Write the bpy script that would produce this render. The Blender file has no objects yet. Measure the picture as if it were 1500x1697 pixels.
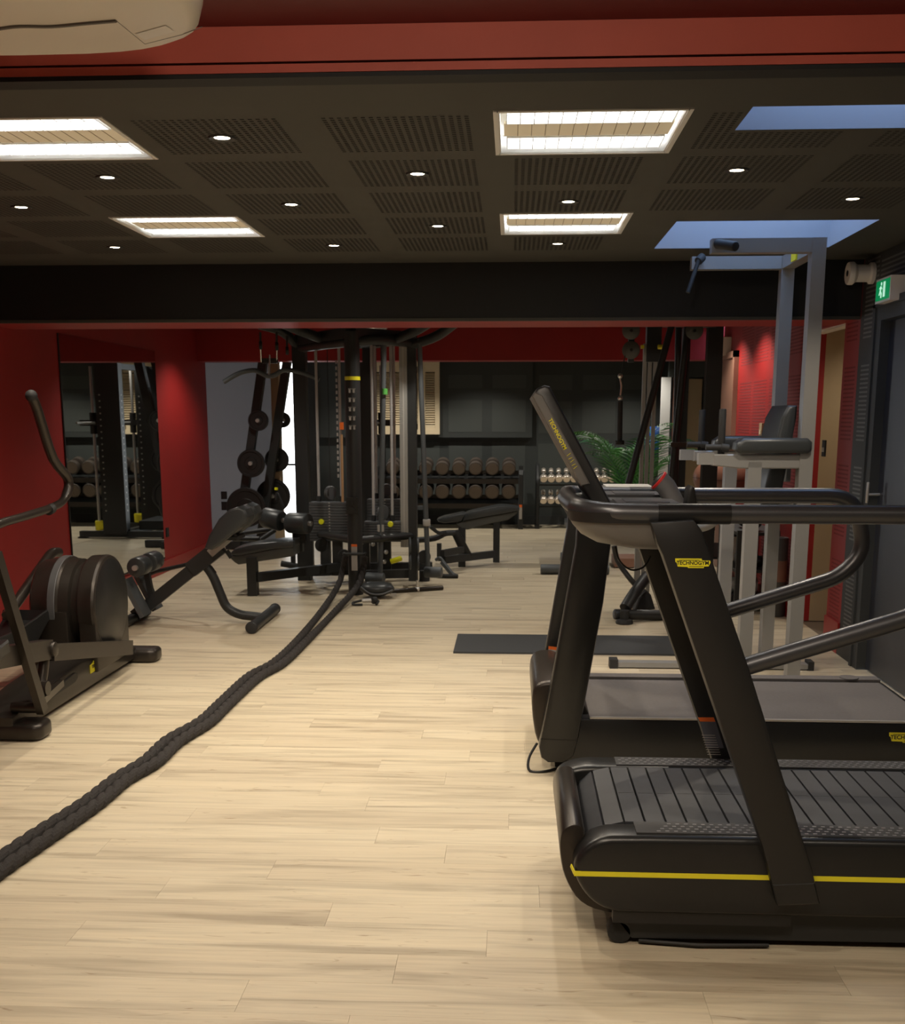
import bpy, bmesh, math, random
from mathutils import Vector, Matrix, Euler
random.seed(7)
C = bpy.context.scene.collection
PI = math.pi

# ------------------------------------------------------------------ camera
cam_data = bpy.data.cameras.new('camera')
cam = bpy.data.objects.new('camera', cam_data)
C.objects.link(cam)
cam.location = (0, 0, 1.5)
cam.rotation_euler = (math.radians(90 - 11.2505), 0, math.radians(3.0348))
cam_data.sensor_fit = 'HORIZONTAL'
cam_data.sensor_width = 36.0
cam_data.lens = 36.0 * 1850 / 1500
cam_data.shift_y = (1060 - 848.5) / 1697 * 1697 / 1500     # the photo is an off-centre crop
cam_data.clip_start = 0.05
cam_data.dof.use_dof = True
cam_data.dof.focus_distance = 3.2
cam_data.dof.aperture_fstop = 13.0
bpy.context.scene.camera = cam

# ------------------------------------------------------------------ sky and exposure
world = bpy.data.worlds.new('world')
bpy.context.scene.world = world
world.use_nodes = True
bg = world.node_tree.nodes['Background']
bg.inputs['Color'].default_value = (0.42, 0.62, 1.0, 1)
bg.inputs['Strength'].default_value = 4.2
vs = bpy.context.scene.view_settings
vs.view_transform = 'Standard'
vs.look = 'None'
vs.gamma = 1.0
vs.use_curve_mapping = False
vs.exposure = 0.55
WARM = (1.0, 0.87, 0.70)
SPOT_W = 30.0          # watts of one ceiling downlight
TROFFER = 6.0          # emission of the fluorescent lamps

# ------------------------------------------------------------------ materials
def mat(name, col, rough=0.5, metal=0.0, var=0.0, scale=30.0, bump=0.0, emit=None, estr=0.0, coat=0.0, alpha_mix=None):
    m = bpy.data.materials.new(name)
    m.use_nodes = True
    nt = m.node_tree
    b = nt.nodes['Principled BSDF']
    b.inputs['Base Color'].default_value = (*col, 1)
    b.inputs['Roughness'].default_value = rough
    b.inputs['Metallic'].default_value = metal
    if coat:
        b.inputs['Coat Weight'].default_value = coat
        b.inputs['Coat Roughness'].default_value = 0.15
    if emit:
        b.inputs['Emission Color'].default_value = (*emit, 1)
        b.inputs['Emission Strength'].default_value = estr
    if var or bump:
        tc = nt.nodes.new('ShaderNodeTexCoord')
        nz = nt.nodes.new('ShaderNodeTexNoise')
        nz.inputs['Scale'].default_value = scale
        nz.inputs['Detail'].default_value = 5
        nt.links.new(tc.outputs['Object'], nz.inputs['Vector'])
        if var:
            rp = nt.nodes.new('ShaderNodeValToRGB')
            rp.color_ramp.elements[0].position = 0.3
            rp.color_ramp.elements[1].position = 0.7
            rp.color_ramp.elements[0].color = (*[c * (1 - var) for c in col], 1)
            rp.color_ramp.elements[1].color = (*[min(1, c * (1 + var)) for c in col], 1)
            nt.links.new(nz.outputs['Fac'], rp.inputs['Fac'])
            nt.links.new(rp.outputs['Color'], b.inputs['Base Color'])
        if bump:
            bp = nt.nodes.new('ShaderNodeBump')
            bp.inputs['Strength'].default_value = bump
            bp.inputs['Distance'].default_value = 0.01
            nt.links.new(nz.outputs['Fac'], bp.inputs['Height'])
            nt.links.new(bp.outputs['Normal'], b.inputs['Normal'])
    return m

def wood_mat():
    m = bpy.data.materials.new('pale_oak')
    m.use_nodes = True
    nt = m.node_tree
    N, L = nt.nodes, nt.links
    b = N['Principled BSDF']
    geo = N.new('ShaderNodeNewGeometry')
    oi = N.new('ShaderNodeObjectInfo')
    add = N.new('ShaderNodeMath'); add.operation = 'ADD'
    L.new(geo.outputs['Random Per Island'], add.inputs[0]); L.new(oi.outputs['Random'], add.inputs[1])
    fr = N.new('ShaderNodeMath'); fr.operation = 'FRACT'
    L.new(add.outputs[0], fr.inputs[0])
    mul = N.new('ShaderNodeMath'); mul.operation = 'MULTIPLY'; mul.inputs[1].default_value = 57.0
    L.new(fr.outputs[0], mul.inputs[0])
    comb = N.new('ShaderNodeCombineXYZ')
    L.new(mul.outputs[0], comb.inputs[0]); L.new(mul.outputs[0], comb.inputs[2])
    va = N.new('ShaderNodeVectorMath'); va.operation = 'ADD'
    L.new(geo.outputs['Position'], va.inputs[0]); L.new(comb.outputs[0], va.inputs[1])
    def noise(sc, scale, detail, dist=0.0):
        mp = N.new('ShaderNodeMapping'); mp.inputs['Scale'].default_value = sc
        L.new(va.outputs[0], mp.inputs['Vector'])
        n = N.new('ShaderNodeTexNoise'); n.inputs['Scale'].default_value = scale
        n.inputs['Detail'].default_value = detail; n.inputs['Distortion'].default_value = dist
        L.new(mp.outputs[0], n.inputs['Vector'])
        return n.outputs['Fac']
    def ramp(fac, stops):
        r = N.new('ShaderNodeValToRGB')
        e = r.color_ramp.elements
        e[0].position, e[0].color = stops[0][0], (*stops[0][1], 1)
        e[1].position, e[1].color = stops[-1][0], (*stops[-1][1], 1)
        for p, c in stops[1:-1]:
            x = e.new(p); x.color = (*c, 1)
        L.new(fac, r.inputs['Fac'])
        return r.outputs['Color']
    def mixc(fac, a, bb, mode='MULTIPLY'):
        x = N.new('ShaderNodeMix'); x.data_type = 'RGBA'; x.blend_type = mode
        if isinstance(fac, float): x.inputs[0].default_value = fac
        else: L.new(fac, x.inputs[0])
        L.new(a, x.inputs[6]); L.new(bb, x.inputs[7])
        return x.outputs[2]
    tone = ramp(fr.outputs[0], [(0.0, (0.575, 0.488, 0.350)), (0.35, (0.60, 0.515, 0.372)), (0.7, (0.63, 0.545, 0.395)), (1.0, (0.585, 0.50, 0.360))])
    grain = ramp(noise((0.7, 16.0, 1.0), 5.0, 5.0, 0.5), [(0.3, (0.91, 0.90, 0.885)), (0.62, (1.02, 1.02, 1.01))])
    broad = ramp(noise((0.55, 7.0, 1.0), 2.2, 4.0, 0.8), [(0.30, (0.66, 0.64, 0.62)), (0.50, (0.97, 0.97, 0.97)), (0.8, (1.08, 1.07, 1.05))])
    knots = ramp(noise((1.5, 8.5, 1.0), 3.2, 3.0, 2.0), [(0.66, (1, 1, 1)), (0.76, (0.60, 0.53, 0.45))])
    c = mixc(1.0, tone, grain); c = mixc(1.0, c, broad); c = mixc(1.0, c, knots)
    L.new(c, b.inputs['Base Color'])
    b.inputs['Roughness'].default_value = 0.42
    bp = N.new('ShaderNodeBump'); bp.inputs['Strength'].default_value = 0.12; bp.inputs['Distance'].default_value = 0.004
    L.new(noise((1.0, 40.0, 1.0), 8.0, 4.0), bp.inputs['Height']); L.new(bp.outputs['Normal'], b.inputs['Normal'])
    return m

def frosted_mat():
    m = bpy.data.materials.new('frosted_glass'); m.use_nodes = True
    nt = m.node_tree; N, L = nt.nodes, nt.links
    for n in list(N):
        if n.type != 'OUTPUT_MATERIAL': N.remove(n)
    out = [n for n in N if n.type == 'OUTPUT_MATERIAL'][0]
    d = N.new('ShaderNodeBsdfDiffuse'); d.inputs['Color'].default_value = (0.30, 0.30, 0.32, 1)
    t = N.new('ShaderNodeBsdfTranslucent'); t.inputs['Color'].default_value = (0.44, 0.44, 0.45, 1)
    mx = N.new('ShaderNodeMixShader'); mx.inputs[0].default_value = 0.6
    L.new(d.outputs[0], mx.inputs[1]); L.new(t.outputs[0], mx.inputs[2]); L.new(mx.outputs[0], out.inputs[0])
    return m

M = dict(
    wood=wood_mat(),
    joint=mat('floor_joint', (0.16, 0.115, 0.075), 0.8),
    red=mat('red_paint', (0.29, 0.010, 0.009), 0.55, var=0.06, scale=3.0, bump=0.03),
    redceil_shaded=mat('ceiling_red_shaded', (0.11, 0.004, 0.004), 0.6),  # shade on the front ceiling is put into this darker red
    redgloss=mat('red_satin_paint', (0.30, 0.011, 0.010), 0.4),
    orange_red=mat('warm_red_paint', (0.42, 0.075, 0.048), 0.6, var=0.05, scale=4.0),
    ceil=mat('ceiling_grey', (0.058, 0.0565, 0.048), 0.75, var=0.04, scale=5.0),
    hole=mat('perforation_dark', (0.012, 0.011, 0.010), 0.9),
    black=mat('black_paint', (0.0055, 0.0058, 0.006), 0.7),
    wallgrey=mat('wall_charcoal', (0.034, 0.037, 0.037), 0.6, var=0.05, scale=3.0),
    wallgrey2=mat('wall_charcoal_light', (0.056, 0.062, 0.060), 0.62),
    backwall=mat('back_wall_charcoal', (0.036, 0.042, 0.040), 0.6, var=0.05, scale=3.0),
    backwall2=mat('back_wall_panel', (0.056, 0.064, 0.059), 0.65),
    slit_glint=mat('vent_slit_glint', (0.13, 0.13, 0.125), 0.5),  # paler than the wall: glancing reflections are put into the colour
    redslit=mat('vent_slit_red', (0.19, 0.009, 0.009), 0.7),
    door=mat('door_slate', (0.030, 0.033, 0.042), 0.42),
    doorgrey=mat('door_pale_grey', (0.30, 0.31, 0.33), 0.4),
    tan=mat('door_tan', (0.42, 0.32, 0.19), 0.5),
    brown=mat('door_brown', (0.24, 0.12, 0.08), 0.45),
    cream=mat('shutter_cream', (0.72, 0.60, 0.40), 0.5),
    white=mat('white_plastic', (0.80, 0.75, 0.67), 0.42),
    whitepaint=mat('white_paint', (0.80, 0.80, 0.78), 0.5),
    paper=mat('paper', (0.80, 0.78, 0.80), 0.7),
    greyplastic=mat('grey_plastic', (0.13, 0.122, 0.112), 0.45),
    mach=mat('anthracite_shell', (0.0185, 0.0185, 0.0185), 0.31, metal=0.25, var=0.05, scale=60, bump=0.01),
    shell=mat('soft_black_shell', (0.0118, 0.0116, 0.0116), 0.42),
    bronze=mat('bronze_metallic', (0.042, 0.035, 0.029), 0.33, metal=0.55),
    frame=mat('black_powder_coat', (0.027, 0.0285, 0.029), 0.45, metal=0.2, bump=0.02, scale=300),
    railm=mat('rail_satin_black', (0.085, 0.086, 0.092), 0.34, metal=0.6),
    gripm=mat('grip_satin_grey', (0.26, 0.26, 0.265), 0.35, metal=0.3),
    rubber=mat('black_rubber', (0.016, 0.016, 0.016), 0.7, bump=0.05, scale=200),
    slat=mat('slat_rubber', (0.036, 0.038, 0.043), 0.50, var=0.14, scale=14, bump=0.04),
    tread=mat('side_tread', (0.040, 0.040, 0.041), 0.42),
    dimple=mat('tread_dimple', (0.30, 0.30, 0.315), 0.4),
    belt=mat('running_belt', (0.115, 0.105, 0.100), 0.55, var=0.08, scale=90),
    vinyl=mat('black_vinyl', (0.036, 0.040, 0.042), 0.36, bump=0.05, scale=180),
    vinylgrey=mat('grey_pad_shell', (0.070, 0.072, 0.066), 0.5),
    pad=mat('charcoal_pad', (0.075, 0.083, 0.088), 0.5, bump=0.05, scale=160),
    yellow=mat('yellow_trim', (0.80, 0.72, 0.02), 0.45),
    lime=mat('lime_handle', (0.80, 0.80, 0.01), 0.4),
    ink=mat('black_ink', (0.010, 0.009, 0.008), 0.6),
    orange=mat('orange_label', (0.85, 0.16, 0.02), 0.5),
    redtip=mat('red_plastic', (0.80, 0.035, 0.03), 0.4),
    label=mat('grey_label', (0.42, 0.40, 0.37), 0.6),
    darklabel=mat('dark_label', (0.10, 0.105, 0.125), 0.5),
    chrome=mat('chrome', (0.72, 0.71, 0.69), 0.22, metal=0.75),
    rodm=mat('guide_rod_chrome', (0.46, 0.44, 0.43), 0.35, metal=0.2),
    steel=mat('brushed_steel', (0.50, 0.485, 0.465), 0.32, metal=0.55),
    silver=mat('silver_paint', (0.33, 0.325, 0.305), 0.38, metal=0.3),
    greige=mat('tower_grey_paint', (0.26, 0.255, 0.245), 0.36, metal=0.15),
    copper=mat('tan_strap', (0.42, 0.24, 0.12), 0.5),
    dbhead=mat('dumbbell_head', (0.060, 0.046, 0.036), 0.55),
    dbface_lit=mat('dumbbell_face_lit', (0.145, 0.112, 0.088), 0.55),  # paler than the head: light on the front faces is put into the colour
    dbchrome=mat('dumbbell_chrome', (0.85, 0.76, 0.66), 0.28, metal=0.75),
    iron=mat('cast_iron', (0.012, 0.012, 0.012), 0.42),
    stackm=mat('stack_plate', (0.085, 0.087, 0.090), 0.5, metal=0.1),
    rope=mat('battle_rope_fibre', (0.020, 0.016, 0.014), 0.9, var=0.3, scale=160, bump=0.3),
    mat_rubber=mat('exercise_mat_foam', (0.030, 0.032, 0.034), 0.75, bump=0.1, scale=120),
    leather=mat('brown_leather', (0.26, 0.115, 0.075), 0.38),
    leaf=mat('palm_leaf', (0.09, 0.36, 0.07), 0.45, var=0.25, scale=8),
    leafdark=mat('palm_leaf_dark', (0.05, 0.18, 0.08), 0.45),
    blue=mat('blue_plastic', (0.01, 0.10, 0.50), 0.3),
    shaft=mat('skylight_shaft_paint', (0.34, 0.36, 0.40), 0.6),
    mirror=mat('mirror_glass', (0.72, 0.74, 0.72), 0.015, metal=1.0),
    lamp_cool=mat('fluorescent_lamp', (0.9, 0.9, 0.9), 0.5, emit=(0.98, 0.99, 1.0), estr=TROFFER),
    louvre=mat('louvre_white', (0.80, 0.80, 0.78), 0.35),
    trofpanel=mat('troffer_panel', (0.78, 0.68, 0.48), 0.5, emit=(1.0, 0.85, 0.58), estr=0.10),
    lamp_warm=mat('downlight_lens', (0.9, 0.85, 0.75), 0.4, emit=(1.0, 0.84, 0.62), estr=14.0),
    daylight=mat('frosted_daylight_glass', (0.9, 0.92, 0.95), 0.4, emit=(0.93, 0.97, 1.0), estr=3.2),
    green_on=mat('exit_sign_green', (0.0, 0.20, 0.07), 0.4, emit=(0.0, 0.55, 0.16), estr=0.20),
    white_on=mat('exit_sign_white', (0.8, 0.9, 0.85), 0.4, emit=(0.55, 1.0, 0.75), estr=0.45),
    frosted=frosted_mat(),
    screen=mat('screen_glass', (0.006, 0.006, 0.007), 0.12),
)

# ------------------------------------------------------------------ mesh helpers
class MB:
    """Collects shapes in world coordinates; build() links them as ONE mesh object."""
    def __init__(self):
        self.bm = bmesh.new()
    def _bev(self, vs, bev, seg):
        if bev > 0:
            ed = set()
            for v in vs:
                for e in v.link_edges:
                    if len(e.link_faces) == 2 and e.calc_face_angle(0) > 0.35: ed.add(e)
            bmesh.ops.bevel(self.bm, geom=list(ed), offset=bev, segments=seg, affect='EDGES', profile=0.5, clamp_overlap=True)
    def box(self, c, s, rot=None, bev=0.0, seg=2):
        R = Euler(rot).to_matrix() if rot else Matrix.Identity(3)
        vs = []
        for dx in (-.5, .5):
            for dy in (-.5, .5):
                for dz in (-.5, .5):
                    vs.append(self.bm.verts.new(R @ Vector((dx * s[0], dy * s[1], dz * s[2])) + Vector(c)))
        for f in ((0, 1, 3, 2), (4, 6, 7, 5), (0, 4, 5, 1), (2, 3, 7, 6), (0, 2, 6, 4), (1, 5, 7, 3)):
            self.bm.faces.new([vs[i] for i in f])
        self._bev(vs, bev, seg)
        return self
    def bb(self, a, b, bev=0.0, seg=2):
        return self.box([(a[i] + b[i]) / 2 for i in range(3)], [abs(b[i] - a[i]) for i in range(3)], None, bev, seg)
    def beam(self, p, q, w, h, bev=0.0, up=(0, 0, 1)):
        p, q = Vector(p), Vector(q)
        d = (q - p).normalized()
        u = Vector(up)
        if abs(d.dot(u)) > 0.95: u = Vector((0, 1, 0))
        s = d.cross(u).normalized(); u = s.cross(d).normalized()
        vs = []
        for e in (p, q):
            for a, b in ((-1, -1), (1, -1), (1, 1), (-1, 1)):
                vs.append(self.bm.verts.new(e + s * a * w / 2 + u * b * h / 2))
        for f in ((3, 2, 1, 0), (4, 5, 6, 7), (0, 1, 5, 4), (1, 2, 6, 5), (2, 3, 7, 6), (3, 0, 4, 7)):
            self.bm.faces.new([vs[i] for i in f])
        self._bev(vs, bev, 2)
        return self
    def tube(self, pts, r, n=10, fillet=0.0, closed=False, rf=None, smooth=0):
        pts = [Vector(p) for p in pts]
        if fillet:
            out = [pts[0]]
            for i in range(1, len(pts) - 1):
                a, b, c = pts[i - 1], pts[i], pts[i + 1]
                d1, d2 = (a - b), (c - b)
                f = min(fillet, d1.length * .49, d2.length * .49)
                A, B = b + d1.normalized() * f, b + d2.normalized() * f
                for k in range(7):
                    t = k / 6
                    out.append(A * (1 - t) ** 2 + b * 2 * t * (1 - t) + B * t * t)
            out.append(pts[-1]); pts = out
        if smooth:
            P = [pts[0]] + pts + [pts[-1]]
            out = []
            for i in range(1, len(P) - 2):
                for k in range(smooth):
                    t = k / smooth
                    a, b, c, d = P[i - 1], P[i], P[i + 1], P[i + 2]
                    out.append(0.5 * ((2 * b) + (c - a) * t + (2 * a - 5 * b + 4 * c - d) * t * t + (3 * b - a - 3 * c + d) * t ** 3))
            out.append(pts[-1]); pts = out
        m = len(pts)
        t0 = (pts[1] - pts[0]).normalized()
        u = t0.orthogonal().normalized()
        rings = []
        for i, p in enumerate(pts):
            if closed: t = (pts[(i + 1) % m] - pts[i - 1]).normalized()
            elif i == 0: t = t0
            elif i == m - 1: t = (pts[-1] - pts[-2]).normalized()
            else: t = (pts[i + 1] - pts[i - 1]).normalized()
            u = (u - t * u.dot(t)).normalized(); v = t.cross(u)
            ri = rf(i / max(1, m - 1)) if rf else r
            rings.append([self.bm.verts.new(p + (u * math.cos(2 * PI * k / n) + v * math.sin(2 * PI * k / n)) * ri) for k in range(n)])
        for i in range(m if closed else m - 1):
            a, b = rings[i], rings[(i + 1) % m]
            for k in range(n):
                self.bm.faces.new((a[k], a[(k + 1) % n], b[(k + 1) % n], b[k]))
        if not closed:
            self.bm.faces.new(rings[0][::-1]); self.bm.faces.new(rings[-1])
        return self
    def cyl(self, p, q, r, n=16, r2=None, bev=0.0):
        p, q = Vector(p), Vector(q)
        L = (q - p).length
        r2 = r if r2 is None else r2
        prof = [(0, 0), (r, 0), (r2, L), (0, L)] if not bev else [(0, 0), (r - bev, 0), (r - bev * .3, bev * .3), (r, bev), (r2, L - bev), (r2 - bev * .3, L - bev * .3), (r2 - bev, L), (0, L)]
        return self.lathe(prof, p, q - p, n)
    def lathe(self, prof, c, axis=(0, 0, 1), n=20):
        ax = Vector(axis).normalized(); u = ax.orthogonal().normalized(); v = ax.cross(u); c = Vector(c)
        rings = []
        for r, z in prof:
            if r <= 1e-6: rings.append([self.bm.verts.new(c + ax * z)])
            else: rings.append([self.bm.verts.new(c + ax * z + (u * math.cos(2 * PI * k / n) + v * math.sin(2 * PI * k / n)) * r) for k in range(n)])
        for a, b in zip(rings, rings[1:]):
            for k in range(n):
                k2 = (k + 1) % n
                if len(a) == 1 and len(b) == 1: continue
                if len(a) == 1: self.bm.faces.new((a[0], b[k2], b[k]))
                elif len(b) == 1: self.bm.faces.new((a[k], a[k2], b[0]))
                else: self.bm.faces.new((a[k], a[k2], b[k2], b[k]))
        return self
    def prism(self, pts, axis, a0, a1, bev=0.0, seg=2):
        def P(p, a):
            return {'Y': (p[0], a, p[1]), 'X': (a, p[0], p[1]), 'Z': (p[0], p[1], a)}[axis]
        A = [self.bm.verts.new(P(p, a0)) for p in pts]
        B = [self.bm.verts.new(P(p, a1)) for p in pts]
        n = len(pts)
        fs = [self.bm.faces.new(A[::-1]), self.bm.faces.new(B)]
        for i in range(n): fs.append(self.bm.faces.new((A[i], A[(i + 1) % n], B[(i + 1) % n], B[i])))
        bmesh.ops.recalc_face_normals(self.bm, faces=fs)
        if bev > 0:
            ed = set(e for f in fs[:2] for e in f.edges)
            bmesh.ops.bevel(self.bm, geom=list(ed), offset=bev, segments=seg, affect='EDGES', profile=0.5, clamp_overlap=True)
        return self
    def loft(self, rings, cap=True):
        R = [[self.bm.verts.new(p) for p in r] for r in rings]
        n = len(R[0]); fs = []
        for a, b in zip(R, R[1:]):
            for k in range(n): fs.append(self.bm.faces.new((a[k], a[(k + 1) % n], b[(k + 1) % n], b[k])))
        if cap: fs += [self.bm.faces.new(R[0][::-1]), self.bm.faces.new(R[-1])]
        bmesh.ops.recalc_face_normals(self.bm, faces=fs)
        return self
    def sph(self, c, r, n=16, sc=(1, 1, 1)):
        ret = bmesh.ops.create_uvsphere(self.bm, u_segments=n, v_segments=n // 2 + 2, radius=r)
        for v in ret['verts']: v.co = Vector((v.co.x * sc[0], v.co.y * sc[1], v.co.z * sc[2])) + Vector(c)
        return self
    def quad(self, a, b, c, d):
        self.bm.faces.new([self.bm.verts.new(p) for p in (a, b, c, d)])
        return self
    def mesh(self, name, m, off=None, ang=38):
        me = bpy.data.meshes.new(name)
        if off is not None: bmesh.ops.translate(self.bm, verts=self.bm.verts, vec=-Vector(off))
        self.bm.to_mesh(me); self.bm.free()
        me.materials.append(M[m] if isinstance(m, str) else m)
        if ang:
            me.polygons.foreach_set('use_smooth', [True] * len(me.polygons))
            me.set_sharp_from_angle(angle=math.radians(ang))
        return me
    def build(self, name, m, parent=None, ang=38, label=None):
        r = parent
        while r is not None and r.parent is not None: r = r.parent
        off = r.location.copy() if r is not None else None
        o = bpy.data.objects.new(name, self.mesh(name, m, off, ang))
        C.objects.link(o)
        if parent is not None: o.parent = parent
        if label: o['label'] = label
        return o

def tag(o, label, cat, group=None):
    o['label'] = label; o['category'] = cat
    if group: o['group'] = group
    return o
def thing(name, loc, label, cat, group=None):
    o = bpy.data.objects.new(name, None); C.objects.link(o)
    o.empty_display_size = 0.1
    o.location = loc
    return tag(o, label, cat, group)
def struct(name, mb, m, parent=None, ang=38):
    o = mb.build(name, m, parent, ang)
    if parent is None: o['kind'] = 'structure'
    return o
def dup(root, label=None, loc=None, rot=None):
    r = root.copy(); C.objects.link(r)
    if loc is not None: r.location = loc
    if rot is not None: r.rotation_euler = rot
    if label: r['label'] = label
    for ch in list(root.children):
        c = ch.copy(); C.objects.link(c); c.parent = r
        for g in list(ch.children):
            d = g.copy(); C.objects.link(d); d.parent = c
    return r
def text(s, loc, rot, size, m, parent, name='lettering', depth=0.0006, sx=1.0):
    cu = bpy.data.curves.new(name, 'FONT'); cu.body = s; cu.size = size; cu.extrude = depth; cu.offset = size * 0.022
    cu.align_x = 'CENTER'; cu.align_y = 'CENTER'
    tmp = bpy.data.objects.new('tmp', cu); C.objects.link(tmp)
    bpy.context.view_layer.update()
    me = bpy.data.meshes.new_from_object(tmp.evaluated_get(bpy.context.evaluated_depsgraph_get()))
    bpy.data.objects.remove(tmp); bpy.data.curves.remove(cu)
    r = parent
    while r.parent is not None: r = r.parent
    T = Matrix.Translation(Vector(loc) - r.location) @ Euler(rot).to_matrix().to_4x4() @ Matrix.Diagonal((sx, 1, 1, 1))
    me.transform(T)
    me.materials.clear(); me.materials.append(M[m])
    o = bpy.data.objects.new(name, me); C.objects.link(o); o.parent = parent
    return o
def rrect(x0, x1, y0, y1, r, n=6):
    out = []
    for cx, cy, a0 in ((x1 - r, y1 - r, 0), (x0 + r, y1 - r, PI / 2), (x0 + r, y0 + r, PI), (x1 - r, y0 + r, 1.5 * PI)):
        for k in range(n + 1):
            a = a0 + PI / 2 * k / n
            out.append((cx + r * math.cos(a), cy + r * math.sin(a)))
    return out
def soften(pts, it=2):
    """corner cutting of a closed outline, so that moulded shells read as smooth curves"""
    for _ in range(it):
        out = []
        for i, p in enumerate(pts):
            q = pts[(i + 1) % len(pts)]
            out.append((p[0] * .75 + q[0] * .25, p[1] * .75 + q[1] * .25)); out.append((p[0] * .25 + q[0] * .75, p[1] * .25 + q[1] * .75))
        pts = out
    return pts
ORD = ['first', 'second', 'third', 'fourth', 'fifth', 'sixth', 'seventh', 'eighth', 'ninth', 'tenth', 'eleventh', 'twelfth']

# ================================================================== THE ROOM
XL, XR = -3.42, 2.12
ZC = 2.44

def sheet(x0, x1, y0, y1, z, holes, up=False):
    """flat sheet at height z with rectangular holes"""
    mb = MB()
    xs = sorted({x0, x1, *[h[0] for h in holes], *[h[1] for h in holes]})
    ys = sorted({y0, y1, *[h[2] for h in holes], *[h[3] for h in holes]})
    xs = [x for x in xs if x0 <= x <= x1]; ys = [y for y in ys if y0 <= y <= y1]
    for a, b in zip(xs, xs[1:]):
        for c, d in zip(ys, ys[1:]):
            mx, my = (a + b) / 2, (c + d) / 2
            if any(h[0] < mx < h[1] and h[2] < my < h[3] for h in holes): continue
            mb.quad((a, c, z), (a, d, z), (b, d, z), (b, c, z))
    bmesh.ops.remove_doubles(mb.bm, verts=mb.bm.verts, dist=1e-5)
    return mb

# ---- floor: a dark underlay and oak planks laid across the room
floor = struct('floor', MB().bb((-5.2, -2.6, -0.06), (3.6, 16.3, -0.006)), 'joint')
PW, PLEN = 0.167, 1.22
plank_mesh = {}
def plank_data(L):
    k = round(L, 3)
    if k not in plank_mesh:
        plank_mesh[k] = MB().bb((0.0004, 0.0003, -0.008), (L - 0.0004, PW - 0.0003, 0.0), 0.0004, 1).mesh('plank', 'wood')
    return plank_mesh[k]
rest = MB()
y = 2.597 - PW * 3
row = 0
nplank = 0
x_off = [0.31, 0.10, 0.60, 0.30, 0.69, 0.94, 0.45, 1.10, 0.20, 0.78, 0.52, 1.0]
while y < 16.2:
    fine = y < 10.2
    a = XL - 0.02 if y < 12.4 else -5.0
    b = XR + 0.05 if y < 11.5 else 3.4
    seam = a - PLEN + (x_off[row % 12] + 0.13 * (row // 12)) % PLEN
    while seam < b:
        s, e = max(seam, a), min(seam + PLEN, b)
        if e - s > 0.02:
            if fine and nplank < 290:
                o = bpy.data.objects.new('plank', plank_data(round(e - s, 3)))
                C.objects.link(o); o.parent = floor; o.location = (s, y, 0); nplank += 1
            else:
                rest.bb((s + 0.001, y + 0.001, -0.008), (e - 0.001, y + PW - 0.001, 0.0))
        seam += PLEN
    y += PW; row += 1
yy = 2.597 - PW * 4
while yy > -2.6:
    s = XL
    while s < XR:
        e = min(s + PLEN, XR); rest.bb((s + 0.001, yy + 0.001, -0.008), (e - 0.001, yy + PW - 0.001, 0.0)); s += PLEN
    yy -= PW
o = rest.build('far_planks', 'wood', floor); o['kind'] = 'stuff'

# ---- grey perforated ceiling
SKY = [(0.73, 1.75, 3.74, 4.03), (0.79, 1.765, 5.80, 6.70)]
TROF = [(-1.93, -1.33, 3.755, 4.32), (-0.06, 0.54, 3.755, 4.32), (-1.93, -1.33, 5.545, 6.13), (-0.06, 0.54, 5.545, 6.13)]
ceiling = struct('ceiling', sheet(XL, XR, 3.32, 12.5, ZC, SKY + TROF), 'ceil')
struct('ceiling_back', sheet(-5.2, 3.6, 12.5, 16.3, ZC, []), 'ceil')
struct('ceiling_front', sheet(XL - .2, XR + .2, -2.7, 3.34, 2.56, []), 'redceil_shaded')
KX = [0.236 + 0.62 * k for k in range(-6, 4)]
JY = [4.035 + 0.61 * j for j in range(5)]
def field_mesh(x0, x1, y0, y1):
    mb = MB(); p = 0.0255; h = 0.0068
    nx, ny = int(round((x1 - x0) / p)), int(round((y1 - y0) / p))
    for i in range(nx):
        for j in range(ny):
            x, yv = x0 + p * (i + .5), y0 + p * (j + .5)
            mb.quad((x - h, yv - h, 0), (x - h, yv + h, 0), (x + h, yv + h, 0), (x + h, yv - h, 0))
    return mb
full = field_mesh(-.245, .245, -.245, .245).mesh('perforated_field', 'hole', ang=0)
for k in range(-6, 4):
    for j in range(5):
        if (k in (0, -3)) and j in (0, 3): continue
        if k in (1, 2) and j in (3, 4): continue
        cx, cy = KX[k + 6], JY[j]
        if cx - .25 < XL or cx + .25 > XR: continue
        if k in (1, 2) and j == 0:
            rects = [(-.24, .24, .02, .245)] + ([(-.24, -.14, -.24, .02)] if k == 1 else [])
            for r in rects:
                me = field_mesh(*r).mesh('perforated_field', 'hole', ang=0)
                o = bpy.data.objects.new('perforated_field', me); C.objects.link(o); o.parent = ceiling; o.location = (cx, cy, ZC - 0.0008)
            continue
        o = bpy.data.objects.new('perforated_field', full); C.objects.link(o); o.parent = ceiling; o.location = (cx, cy, ZC - 0.0008)
# skylight shafts
for n, (a, b, c, d) in enumerate(SKY):
    mb = MB(); h = ZC + (0.40, 0.75)[n]; t = 0.03
    mb.bb((a - t, c - t, ZC + .001), (a, d + t, h)); mb.bb((b, c - t, ZC + .001), (b + t, d + t, h))
    mb.bb((a, c - t, ZC + .001), (b, c, h)); mb.bb((a, d, ZC + .001), (b, d + t, h))
    sk = struct('window_%d' % (n + 1), mb, 'shaft')
    fr = MB()
    fr.bb((a - .05, c - .05, h), (b + .05, c, h + .05)); fr.bb((a - .05, d, h), (b + .05, d + .05, h + .05))
    fr.bb((a - .05, c, h), (a, d, h + .05)); fr.bb((b, c, h), (b + .05, d, h + .05))
    fr.build('window_frame', 'whitepaint', sk)

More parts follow.
